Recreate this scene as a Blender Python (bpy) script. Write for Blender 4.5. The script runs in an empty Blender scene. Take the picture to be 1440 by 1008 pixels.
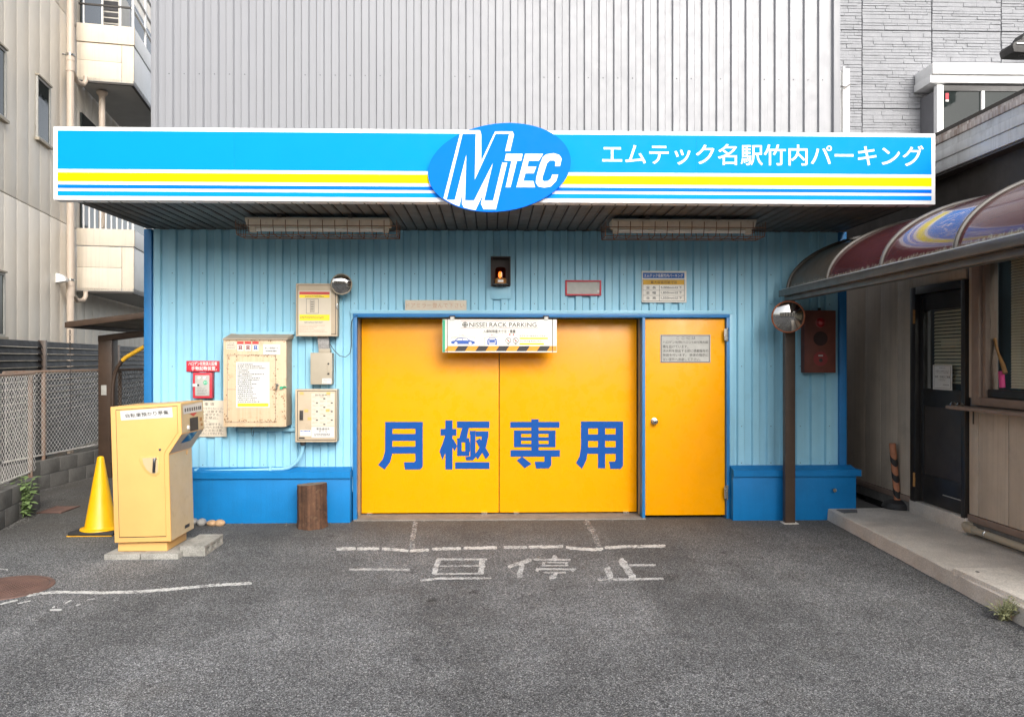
import bpy, bmesh, math, random
from mathutils import Vector, Matrix
random.seed(7)
PI = math.pi
scn = bpy.context.scene
COL = scn.collection

# ------------------------------------------------------------------ camera, sky, sun, exposure
F, H, YAW = 1100.0, 1.705, math.atan(30 / 1100)
cd = bpy.data.cameras.new('camera')
cam = bpy.data.objects.new('camera', cd)
COL.objects.link(cam)
cam.location = (0, 0, H)
cam.rotation_euler = (PI / 2, 0, -YAW)
cd.sensor_width = 36
cd.lens = 36 * F / 1440
cd.clip_start, cd.clip_end = 0.05, 600
scn.camera = cam

world = bpy.data.worlds.new('World')
scn.world = world
world.use_nodes = True
wn, wl = world.node_tree.nodes, world.node_tree.links
wn.clear()
SUN_EL, SUN_AZ = math.radians(31), math.radians(162)      # azimuth clockwise from +Y: behind the camera
sky = wn.new('ShaderNodeTexSky')
sky.sky_type = 'NISHITA'
sky.sun_disc = False
sky.sun_elevation = SUN_EL
sky.sun_rotation = SUN_AZ
sky.dust_density = 3.0
hsv = wn.new('ShaderNodeHueSaturation')
hsv.inputs['Saturation'].default_value = 0.30
bg = wn.new('ShaderNodeBackground')
bg.inputs['Strength'].default_value = 0.15
wo = wn.new('ShaderNodeOutputWorld')
wl.new(sky.outputs[0], hsv.inputs['Color'])
wl.new(hsv.outputs[0], bg.inputs['Color'])
wl.new(bg.outputs[0], wo.inputs['Surface'])

sd = bpy.data.lights.new('sun', 'SUN')
sd.energy = 1.0
sd.angle = math.radians(30)
sd.color = (1.0, 0.95, 0.88)
sun = bpy.data.objects.new('sun', sd)
COL.objects.link(sun)
sdir = Vector((math.sin(SUN_AZ) * math.cos(SUN_EL), math.cos(SUN_AZ) * math.cos(SUN_EL), math.sin(SUN_EL)))
sun.rotation_euler = sdir.to_track_quat('Z', 'Y').to_euler()

scn.view_settings.view_transform = 'Standard'
scn.view_settings.look = 'None'
scn.view_settings.gamma = 1.0
scn.view_settings.exposure = 1.18
scn.view_settings.use_curve_mapping = False
scn.cycles.max_bounces = 8

# ------------------------------------------------------------------ where a direction meets a plane of the place
FWD = Vector((math.sin(YAW), math.cos(YAW), 0))
RGT = Vector((math.cos(YAW), -math.sin(YAW), 0))
EYE = Vector((0, 0, H))


def ray(px, py):
    return FWD + RGT * ((px - 720) / F) + Vector((0, 0, (504 - py) / F))


def PY(px, py, Y):
    d = ray(px, py)
    return EYE + d * (Y / d.y)


def PX(px, py, X):
    d = ray(px, py)
    return EYE + d * (X / d.x)


def PZ(px, py, Z=0.0):
    d = ray(px, py)
    return EYE + d * ((Z - H) / d.z)


def PP(px, py, o, n):
    d = ray(px, py)
    return EYE + d * ((o - EYE).dot(n) / d.dot(n))


# ------------------------------------------------------------------ materials
def C(r, g, b, k=1.0):
    f = lambda c: (c / 255 / 12.92 if c / 255 <= .04045 else ((c / 255 + .055) / 1.055) ** 2.4) * k
    return (f(r), f(g), f(b))


MATS = {}


def mat(name, col, rough=.6, metal=0., var=.10, vscale=3., bump=.0, bscale=60., dirt=None, streak=None, spec=.5, coat=0., fine=0.):
    """col with slow value drift, optional dirt patches (col, amount, scale), vertical streaks (col, amount), fine bump"""
    if name in MATS:
        return MATS[name]
    m = bpy.data.materials.new(name)
    m.use_nodes = True
    N, L = m.node_tree.nodes, m.node_tree.links
    b = N['Principled BSDF']
    b.inputs['Roughness'].default_value = rough
    b.inputs['Metallic'].default_value = metal
    b.inputs['Specular IOR Level'].default_value = spec
    b.inputs['Coat Weight'].default_value = coat
    geo = N.new('ShaderNodeNewGeometry')
    P = geo.outputs['Position']

    def noise(scale, detail=4, rough=.6, stretch=None):
        n = N.new('ShaderNodeTexNoise')
        n.inputs['Scale'].default_value = scale
        n.inputs['Detail'].default_value = detail
        n.inputs['Roughness'].default_value = rough
        if stretch:
            mp = N.new('ShaderNodeMapping')
            mp.inputs['Scale'].default_value = stretch
            L.new(P, mp.inputs['Vector'])
            L.new(mp.outputs[0], n.inputs['Vector'])
        else:
            L.new(P, n.inputs['Vector'])
        return n.outputs['Fac']

    def ramp(fac, a, b_, va=0., vb=1.):
        r = N.new('ShaderNodeMapRange')
        r.inputs['From Min'].default_value = a
        r.inputs['From Max'].default_value = b_
        r.inputs['To Min'].default_value = va
        r.inputs['To Max'].default_value = vb
        L.new(fac, r.inputs['Value'])
        return r.outputs[0]

    def mix(fac, a, c2):
        x = N.new('ShaderNodeMix')
        x.data_type = 'RGBA'
        L.new(fac, x.inputs['Factor'])
        for s, v in ((6, a), (7, c2)):
            if isinstance(v, tuple):
                x.inputs[s].default_value = (*v, 1)
            else:
                L.new(v, x.inputs[s])
        return x.outputs[2]

    lo = tuple(c * (1 - var) for c in col)
    hi = tuple(min(1, c * (1 + var)) for c in col)
    cur = mix(ramp(noise(vscale), .3, .7), lo, hi)
    if fine:
        f = ramp(noise(bscale, 2), .3, .7, 1 - fine, 1 + fine)
        v = N.new('ShaderNodeVectorMath')
        v.operation = 'SCALE'
        L.new(cur, v.inputs[0])
        L.new(f, v.inputs['Scale'])
        cur = v.outputs[0]
    if streak:
        s = ramp(noise(1.0, 5, .65, (28, 28, .7)), .62 - streak[1] * .3, .80, 0, streak[1])
        cur = mix(s, cur, streak[0])
    if dirt:
        s = ramp(noise(dirt[2], 6, .7), .62 - dirt[1] * .25, .72, 0, min(1, dirt[1] * 1.5))
        cur = mix(s, cur, dirt[0])
    L.new(cur, b.inputs['Base Color'])
    if bump:
        bp = N.new('ShaderNodeBump')
        bp.inputs['Strength'].default_value = bump
        bp.inputs['Distance'].default_value = .004
        L.new(noise(bscale, 3), bp.inputs['Height'])
        L.new(bp.outputs[0], b.inputs['Normal'])
    if rough < .75:
        L.new(ramp(noise(9, 3), .3, .7, max(0, rough - .06), rough + .08), b.inputs['Roughness'])
    MATS[name] = m
    return m


def emit(name, col, strength):
    m = bpy.data.materials.new(name)
    m.use_nodes = True
    b = m.node_tree.nodes['Principled BSDF']
    b.inputs['Base Color'].default_value = (*col, 1)
    b.inputs['Emission Color'].default_value = (*col, 1)
    b.inputs['Emission Strength'].default_value = strength
    return m


def glass_mat(name, tint=(.8, .85, .85), refl=.12):
    m = bpy.data.materials.new(name)
    m.use_nodes = True
    N, L = m.node_tree.nodes, m.node_tree.links
    N.clear()
    t = N.new('ShaderNodeBsdfTransparent')
    t.inputs[0].default_value = (*tint, 1)
    g = N.new('ShaderNodeBsdfGlossy')
    g.inputs['Roughness'].default_value = .02
    fr = N.new('ShaderNodeFresnel')
    fr.inputs['IOR'].default_value = 1.5
    mx = N.new('ShaderNodeMixShader')
    o = N.new('ShaderNodeOutputMaterial')
    ge = N.new('ShaderNodeNewGeometry')          # the far side of the pane passes light on
    iv = N.new('ShaderNodeMath')
    iv.operation = 'SUBTRACT'
    iv.inputs[0].default_value = 1
    L.new(ge.outputs['Backfacing'], iv.inputs[1])
    ml = N.new('ShaderNodeMath')
    ml.operation = 'MULTIPLY'
    L.new(fr.outputs[0], ml.inputs[0])
    L.new(iv.outputs[0], ml.inputs[1])
    L.new(ml.outputs[0], mx.inputs[0])
    L.new(t.outputs[0], mx.inputs[1])
    L.new(g.outputs[0], mx.inputs[2])
    L.new(mx.outputs[0], o.inputs['Surface'])
    return m


def paint_mat(name, col, keep=.55, scale=45):
    """road paint worn through in flecks"""
    m = bpy.data.materials.new(name)
    m.use_nodes = True
    N, L = m.node_tree.nodes, m.node_tree.links
    b = N['Principled BSDF']
    b.inputs['Base Color'].default_value = (*col, 1)
    b.inputs['Roughness'].default_value = .8
    geo = N.new('ShaderNodeNewGeometry')
    fac = None
    for sc, w in ((scale, .55), (scale * 4, .3), (6, .35)):
        n = N.new('ShaderNodeTexNoise')
        n.inputs['Scale'].default_value = sc
        n.inputs['Detail'].default_value = 5
        n.inputs['Roughness'].default_value = .75
        L.new(geo.outputs['Position'], n.inputs['Vector'])
        mm = N.new('ShaderNodeMath')
        mm.operation = 'MULTIPLY_ADD'
        L.new(n.outputs['Fac'], mm.inputs[0])
        mm.inputs[1].default_value = w
        if fac is not None:
            L.new(fac, mm.inputs[2])
        else:
            mm.inputs[2].default_value = 0
        fac = mm.outputs[0]
    r = N.new('ShaderNodeMapRange')
    c = .6 * (1.2 - keep * .45)
    r.inputs['From Min'].default_value = c - .05
    r.inputs['From Max'].default_value = c + .05
    L.new(fac, r.inputs['Value'])
    t = N.new('ShaderNodeBsdfTransparent')
    mx = N.new('ShaderNodeMixShader')
    L.new(r.outputs[0], mx.inputs[0])
    L.new(t.outputs[0], mx.inputs[1])
    L.new(b.outputs[0], mx.inputs[2])
    L.new(mx.outputs[0], N['Material Output'].inputs['Surface'])
    return m


def asphalt_mat():
    m = bpy.data.materials.new('asphalt')
    m.use_nodes = True
    N, L = m.node_tree.nodes, m.node_tree.links
    b = N['Principled BSDF']
    b.inputs['Roughness'].default_value = .9
    b.inputs['Specular IOR Level'].default_value = .25
    geo = N.new('ShaderNodeNewGeometry')
    P = geo.outputs['Position']
    # aggregate: cells of different grey
    vo = N.new('ShaderNodeTexVoronoi')
    vo.inputs['Scale'].default_value = 190
    L.new(P, vo.inputs['Vector'])
    sep = N.new('ShaderNodeSeparateColor')
    L.new(vo.outputs['Color'], sep.inputs[0])
    cr = N.new('ShaderNodeValToRGB')
    e = cr.color_ramp.elements
    e[0].position, e[0].color = 0, (.030, .030, .030, 1)
    e[1].position, e[1].color = 1, (.44, .43, .41, 1)
    for pos, c in ((.42, .093), (.76, .172), (.91, .28)):
        x = e.new(pos)
        x.color = (c * .985, c, c * 1.02, 1)
    L.new(sep.outputs[0], cr.inputs[0])

    def noise(s, d=5, r=.6):
        n = N.new('ShaderNodeTexNoise')
        n.inputs['Scale'].default_value = s
        n.inputs['Detail'].default_value = d
        n.inputs['Roughness'].default_value = r
        L.new(P, n.inputs['Vector'])
        return n.outputs['Fac']

    def rng(f, a, c, v0, v1):
        r = N.new('ShaderNodeMapRange')
        for k, v in zip(('From Min', 'From Max', 'To Min', 'To Max'), (a, c, v0, v1)):
            r.inputs[k].default_value = v
        L.new(f, r.inputs['Value'])
        return r.outputs[0]

    def mul(a, c):
        x = N.new('ShaderNodeMath')
        x.operation = 'MULTIPLY'
        L.new(a, x.inputs[0])
        L.new(c, x.inputs[1])
        return x.outputs[0]
    k = mul(rng(noise(.55, 6), .3, .7, .66, 1.28), rng(noise(3.2, 6, .7), .3, .7, .80, 1.18))
    k = mul(k, rng(noise(40, 3), .3, .7, .75, 1.25))
    # worn lanes running up to the doors, and broad old patches
    lp = N.new('ShaderNodeMapping')
    lp.inputs['Scale'].default_value = (1.15, .13, 1)
    L.new(P, lp.inputs['Vector'])
    ln = N.new('ShaderNodeTexNoise')
    ln.inputs['Scale'].default_value = 1.0
    ln.inputs['Detail'].default_value = 3
    L.new(lp.outputs[0], ln.inputs['Vector'])
    k = mul(k, rng(ln.outputs['Fac'], .35, .65, .80, 1.20))
    vp = N.new('ShaderNodeTexVoronoi')
    vp.inputs['Scale'].default_value = .33
    L.new(P, vp.inputs['Vector'])
    sp2 = N.new('ShaderNodeSeparateColor')
    L.new(vp.outputs['Color'], sp2.inputs[0])
    k = mul(k, rng(sp2.outputs[1], 0, 1, .93, 1.07))
    # oil drips
    k = mul(k, rng(noise(5.5, 3, .5), .66, .72, 1, .55))
    # fine crack network here and there
    v2 = N.new('ShaderNodeTexVoronoi')
    v2.feature = 'DISTANCE_TO_EDGE'
    v2.inputs['Scale'].default_value = .42
    ad = N.new('ShaderNodeVectorMath')
    ad.operation = 'ADD'
    nn = N.new('ShaderNodeTexNoise')
    nn.inputs['Scale'].default_value = 2.5
    nn.inputs['Detail'].default_value = 6
    L.new(P, nn.inputs['Vector'])
    L.new(P, ad.inputs[0])
    L.new(nn.outputs['Color'], ad.inputs[1])
    L.new(ad.outputs[0], v2.inputs['Vector'])
    k = mul(k, rng(v2.outputs['Distance'], .0, .006, .72, 1))
    sc = N.new('ShaderNodeVectorMath')
    sc.operation = 'SCALE'
    L.new(cr.outputs[0], sc.inputs[0])
    L.new(k, sc.inputs['Scale'])
    # brownish grit in places
    mx = N.new('ShaderNodeMix')
    mx.data_type = 'RGBA'
    sy = N.new('ShaderNodeSeparateXYZ')
    L.new(P, sy.inputs[0])
    nr = mul(rng(sy.outputs['Y'], 6.9, 8.2, 0, .75), rng(noise(2.2, 7, .7), .25, .62, .25, 1))
    mxm = N.new('ShaderNodeMath')
    mxm.operation = 'MAXIMUM'
    L.new(nr, mxm.inputs[0])
    L.new(rng(noise(.9, 6, .7), .55, .72, 0, .35), mxm.inputs[1])
    L.new(mxm.outputs[0], mx.inputs['Factor'])
    L.new(sc.outputs[0], mx.inputs[6])
    mx.inputs[7].default_value = (.085, .075, .062, 1)
    L.new(mx.outputs[2], b.inputs['Base Color'])
    bp = N.new('ShaderNodeBump')
    bp.inputs['Strength'].default_value = .7
    bp.inputs['Distance'].default_value = .004
    L.new(vo.outputs['Distance'], bp.inputs['Height'])
    bp.invert = True
    L.new(bp.outputs[0], b.inputs['Normal'])
    return m


RUST = (.16, .065, .028)
GRIME = (.06, .055, .045)
M = dict(
    asphalt=asphalt_mat(),
    siding=mat('siding_pale_blue', (.265, .53, .67), .42, var=.07, vscale=1.2, bump=.12, bscale=9, dirt=((.22, .43, .53), .25, 5), streak=((.20, .42, .52), .25)),
    trim=mat('trim_blue', (.012, .155, .39), .42, var=.10, vscale=4, bump=.1, bscale=30),
    plinth=mat('plinth_blue', (.004, .165, .43), .5, spec=.25, var=.07, vscale=5, bump=.35, bscale=70, dirt=((.10, .30, .55), .10, 34), streak=((.006, .12, .30), .35)),
    tower=mat('tower_metal', (.232, .237, .255), .38, var=.04, vscale=.8, bump=.08, bscale=6, streak=((.175, .178, .19), .4)),
    screw=mat('screw_dark', (.05, .06, .07), .5),
    door=mat('door_yellow', (.84, .335, .0), .28, var=.035, vscale=1.2, bump=.22, bscale=1.8, spec=.3, dirt=((.62, .25, .0), .10, 18), streak=((.68, .265, .0), .22)),
    kanji=mat('kanji_blue', (.010, .075, .30), .5, var=.05, spec=.1),
    soffit=mat('soffit_dark', (.085, .080, .073), .55, var=.25, vscale=5, bump=.2, bscale=40, dirt=((.20, .19, .17), .18, 16), streak=None),
    black=mat('black_gap', (.010, .010, .010), .8),
    sign_white=mat('sign_white', (.86, .86, .86), .5, spec=.06, var=.01),
    sign_cyan=mat('sign_cyan', (.0, .25, .80), .5, spec=.06, var=.015),
    sign_yellow=mat('sign_yellow', (.85, .76, .0), .5, spec=.06, var=.015),
    sign_blue=mat('sign_blue', (.0, .155, .78), .5, spec=.06, var=.015),
    wallbody=mat('building_body', (.42, .42, .44), .6),
    concrete=mat('concrete', (.54, .495, .44), .85, var=.16, vscale=2.5, bump=.5, bscale=120, dirt=((.33, .30, .265), .35, 3.5), fine=.22),
    concrete_dark=mat('concrete_dark', (.15, .145, .135), .9, var=.25, vscale=3, bump=.6, bscale=90, dirt=((.06, .055, .05), .4, 4), fine=.2),
    block=mat('cinder_block', (.30, .29, .26), .9, var=.2, vscale=8, bump=.9, bscale=110, dirt=((.10, .095, .08), .4, 14), fine=.25),
    machine=mat('machine_cream_yellow', (.68, .395, .13), .38, var=.04, vscale=4, bump=.05, bscale=30, dirt=((.55, .33, .10), .15, 9)),
    machine_shaded=mat('machine_shaded_beige', (.52, .40, .23), .45, var=.06, vscale=5, dirt=((.30, .20, .10), .25, 12)),  # shade of the flank and handle recess put into a darker beige
    cone=mat('cone_yellow', (.80, .42, .0), .40, var=.06, vscale=9, dirt=((.40, .22, .02), .15, 10)),
    rubber=mat('black_rubber', (.022, .022, .023), .6, var=.3, vscale=10, bump=.3),
    paper=mat('paper_cream', (.60, .53, .42), .6, var=.05, vscale=9),
    paper_white=mat('paper_white', (.60, .59, .56), .55, var=.03),
    ink=mat('ink_black', (.030, .028, .027), .6),
    ink_grey=mat('ink_grey', (.10, .09, .085), .6),
    ink_red=mat('ink_red', (.55, .06, .05), .5),
    ink_brown=mat('ink_faded_brown', (.50, .30, .20), .7),
    red=mat('sign_red', (.50, .025, .045), .45, var=.10, vscale=12, dirt=((.55, .35, .30), .15, 30)),
    yellow_print=mat('print_yellow', (.88, .66, .02), .5),
    white_print=mat('print_white', (.82, .80, .77), .5),
    green_print=mat('print_green', (.05, .38, .20), .5),
    cab=mat('cabinet_cream', (.60, .455, .30), .5, var=.06, vscale=6, bump=.1, bscale=40, dirt=((.30, .17, .08), .30, 13), streak=((.36, .22, .12), .5)),
    cab_side=mat('cabinet_side', (.36, .29, .21), .55, var=.12, vscale=6, dirt=((.17, .09, .04), .30, 15)),
    boxbeige=mat('box_beige', (.47, .38, .27), .5, var=.06, vscale=8, dirt=((.28, .20, .13), .2, 14)),
    boxgrey=mat('box_grey_beige', (.38, .33, .25), .5, var=.05, vscale=8),
    flex=mat('conduit_mottled', (.28, .27, .26), .7, var=.4, vscale=120, bump=.5, bscale=150),
    steel=mat('steel', (.55, .55, .53), .25, metal=1.0, var=.1),
    mirror=mat('mirror_glass', (.46, .45, .43), .03, metal=1.0, var=.02),
    dark_frame=mat('dark_frame', (.035, .030, .026), .5, var=.2, vscale=9, dirt=((.10, .06, .035), .3, 20)),
    amber=None, lamp=None,
    bark=mat('log_bark', (.11, .052, .027), .9, var=.45, vscale=9, bump=1.0, bscale=35, dirt=((.20, .12, .07), .30, 16), streak=((.014, .007, .005), 1.0)),
    logtop=mat('log_top', (.20, .145, .095), .9, var=.3, vscale=14, bump=.7, bscale=60, dirt=((.07, .05, .035), .4, 12)),
    stone_a=mat('stone_grey', (.32, .31, .29), .7, var=.2, vscale=20), stone_b=mat('stone_tan', (.42, .27, .15), .7, var=.2, vscale=20),
    brown=mat('brown_metal', (.058, .036, .024), .40, var=.15, vscale=6, dirt=((.12, .08, .05), .2, 14)),
    gutter=mat('gutter_brown', (.080, .070, .060), .35, var=.2, vscale=6, dirt=((.18, .16, .13), .25, 14)),
    orange_rim=mat('mirror_rim_orange', (.27, .085, .035), .6, var=.3, vscale=20),
    alarm=mat('alarm_dark_red', (.125, .032, .020), .5, var=.2, vscale=10, dirt=((.15, .06, .02), .3, 14)),
    alarm_red=mat('alarm_bright_red', (.22, .025, .025), .4, var=.1),
    alarm_dark=mat('alarm_mesh', (.030, .012, .010), .8, bump=.5, bscale=300),
    red_lens=mat('red_lens', (.30, .005, .010), .1, coat=1.0),
    shop=mat('shop_panel', (.50, .42, .335), .6, var=.10, vscale=3, bump=.5, bscale=26, dirt=((.25, .205, .16), .25, 2.5), streak=((.25, .205, .16), .5)),
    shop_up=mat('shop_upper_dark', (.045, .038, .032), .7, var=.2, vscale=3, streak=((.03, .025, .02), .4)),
    shop_trim=mat('shop_brown_trim', (.24, .175, .14), .55, var=.12, vscale=8, streak=((.09, .065, .05), .3)),
    shop_dark=mat('shop_dark_frame', (.022, .020, .019), .35, var=.2, vscale=8),
    shop_panel_dark=mat('door_dark_panel', (.050, .040, .034), .35, var=.2, vscale=5, dirt=((.10, .085, .07), .25, 7)),
    blind=mat('blind_slat', (.70, .61, .48), .5, var=.08),
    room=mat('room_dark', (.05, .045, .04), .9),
    fascia=mat('eave_grey_metal', (.58, .59, .59), .5, var=.10, vscale=2, bump=.15, bscale=20, dirt=((.22, .20, .18), .3, 5), streak=((.25, .24, .23), .5)),
    rusty=mat('rusty_edge', (.66, .62, .58), .8, var=.2, vscale=9, bump=.4, bscale=60, dirt=(RUST, .25, 14), streak=(RUST, 1.0)),
    rust=mat('rusty_wire', (.14, .075, .045), .85, var=.4, vscale=30),
    sidestone=mat('stone_siding_grey', (.245, .25, .265), .75, var=.10, vscale=6, bump=.7, bscale=34, fine=.08),
    joint=mat('joint_grey', (.16, .16, .17), .8),
    white_metal=mat('white_metal', (.80, .80, .79), .4, var=.04, dirt=((.5, .48, .44), .2, 6)),
    panelbeige=mat('panel_cream_grey', (.80, .735, .63), .40, var=.06, vscale=.9, bump=.06, bscale=3, streak=((.60, .55, .47), .30)),
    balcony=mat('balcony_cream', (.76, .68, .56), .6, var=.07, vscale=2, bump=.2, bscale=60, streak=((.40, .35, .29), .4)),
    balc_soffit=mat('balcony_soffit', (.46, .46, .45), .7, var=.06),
    pipe=mat('pipe_cream', (.60, .50, .41), .4, var=.05),
    slat=mat('slat_black', (.011, .011, .012), .55, spec=.3, var=.2, vscale=5),
    galv=mat('galvanised_wire', (.58, .56, .53), .6, var=.25, vscale=8, dirt=((.22, .12, .07), .25, 12)),
    galv_rust=mat('rusty_rail', (.30, .22, .17), .75, var=.3, vscale=9, dirt=(RUST, .6, 9)),
    polycarb=mat('shed_panel', (.40, .35, .28), .5, var=.1),
    leaf=mat('leaf_green', (.17, .25, .09), .6, var=.35, vscale=40),
    leaf_dry=mat('leaf_pale', (.24, .25, .13), .7, var=.35, vscale=60),
    manhole=mat('manhole_iron', (.125, .070, .055), .75, var=.25, vscale=6, bump=.6, bscale=90),
    orange=mat('bollard_orange', (.42, .17, .09), .6, var=.15, vscale=20),
    pink=mat('pink_plastic', (.85, .05, .28), .4), wood=mat('wood_handle', (.38, .18, .05), .5, var=.2, vscale=30),
    orange_print=mat('print_orange', (.80, .30, .02), .5, var=.08, vscale=20),
    board=mat('board_offwhite', (.80, .77, .70), .5, var=.07, vscale=7, dirt=((.40, .36, .28), .2, 10)),
    plate=mat('plate_grey', (.40, .395, .365), .45, var=.10, vscale=20, dirt=((.25, .23, .2), .25, 40)),
    car_blue=mat('print_car_blue', (.03, .10, .40), .5),
    dial=mat('sign_dark_blue', (.012, .11, .38), .5), gold=mat('sign_gold', (.66, .37, .02), .5),
    chrome_dark=mat('lever_dark', (.06, .06, .065), .25, metal=.6),
    tube_white=mat('fluorescent_tube', (.70, .69, .64), .3), fixture=mat('fixture_cream', (.52, .47, .38), .5, var=.10, vscale=6, dirt=((.30, .22, .15), .3, 14)),
    ac=mat('ac_cream', (.55, .53, .48), .5), ac_dark=mat('ac_grille', (.04, .04, .045), .6),
)
M['amber'] = glass_mat('amber_glass', (.55, .22, .06))
M['lamp'] = emit('lamp_filament', (1.0, .40, .07), 2.2)
M['glass'] = glass_mat('window_glass', (.90, .92, .90))
M['glass_dark'] = mat('dark_window_glass', (.022, .028, .027), .06, var=.05, spec=.22)
M['paint'] = paint_mat('road_paint', (.58, .58, .56), .60, 38)
M['paint_char'] = paint_mat('road_paint_sprayed', (.52, .52, .51), .54, 60)
M['kerb'] = mat('kerb_pale', (.66, .61, .54), .85, var=.12, vscale=7, bump=.5, bscale=90, dirt=((.40, .33, .26), .3, 9), fine=.2)
M['concrete_mid'] = mat('concrete_threshold', (.20, .175, .15), .9, var=.2, vscale=5, bump=.5, bscale=90, dirt=((.09, .08, .07), .4, 7), fine=.2)
M['paint_thin'] = paint_mat('road_paint_worn', (.50, .50, .49), .30, 30)


def awning_mat(name, col, rough, dirt_col):
    m = mat(name, col, rough, var=.12, vscale=3, coat=1.0, spec=.2)
    N, L = m.node_tree.nodes, m.node_tree.links
    b = N['Principled BSDF']
    b.inputs['Coat Roughness'].default_value = .02
    geo = N.new('ShaderNodeNewGeometry')
    sp = N.new('ShaderNodeSeparateXYZ')
    L.new(geo.outputs['Position'], sp.inputs[0])
    n = N.new('ShaderNodeTexNoise')
    n.inputs['Scale'].default_value = 22
    n.inputs['Detail'].default_value = 8
    n.inputs['Roughness'].default_value = .75
    L.new(geo.outputs['Position'], n.inputs['Vector'])
    ma = N.new('ShaderNodeMath')
    ma.operation = 'MULTIPLY_ADD'
    L.new(n.outputs['Fac'], ma.inputs[0])
    ma.inputs[1].default_value = .16
    L.new(sp.outputs['Z'], ma.inputs[2])
    r = N.new('ShaderNodeMapRange')
    r.inputs['From Min'].default_value = 2.545
    r.inputs['From Max'].default_value = 2.515
    L.new(ma.outputs[0], r.inputs['Value'])
    old = b.inputs['Base Color'].links[0].from_socket
    mx = N.new('ShaderNodeMix')
    mx.data_type = 'RGBA'
    L.new(r.outputs[0], mx.inputs['Factor'])
    L.new(old, mx.inputs[6])
    mx.inputs[7].default_value = (*dirt_col, 1)
    L.new(mx.outputs[2], b.inputs['Base Color'])
    inv = N.new('ShaderNodeMath')
    inv.operation = 'SUBTRACT'
    inv.inputs[0].default_value = 1.0
    L.new(r.outputs[0], inv.inputs[1])
    hv = N.new('ShaderNodeMath')
    hv.operation = 'MULTIPLY'
    hv.inputs[1].default_value = .38
    L.new(inv.outputs[0], hv.inputs[0])
    L.new(hv.outputs[0], b.inputs['Coat Weight'])
    return m


M['awning'] = awning_mat('awning_maroon', (.105, .032, .036), .16, (.36, .32, .25))
M['awning_grey'] = awning_mat('awning_soffit_tint', (.13, .11, .09), .35, (.28, .25, .20))  # end panel: the soffit's reflection is painted in as grey-brown


# ------------------------------------------------------------------ objects
ORG = {}


def thing(name, label, cat, org=(0, 0, 0), group=None, kind=None):
    o = bpy.data.objects.new(name, None)
    COL.objects.link(o)
    o.empty_display_size = .1
    o.location = org
    ORG[o.name] = Vector(org)
    tag(o, label, cat, group, kind)
    return o


def tag(o, label=None, cat=None, group=None, kind=None):
    if label:
        o['label'] = label
    if cat:
        o['category'] = cat
    if group:
        o['group'] = group
    if kind:
        o['kind'] = kind
    return o


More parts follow.
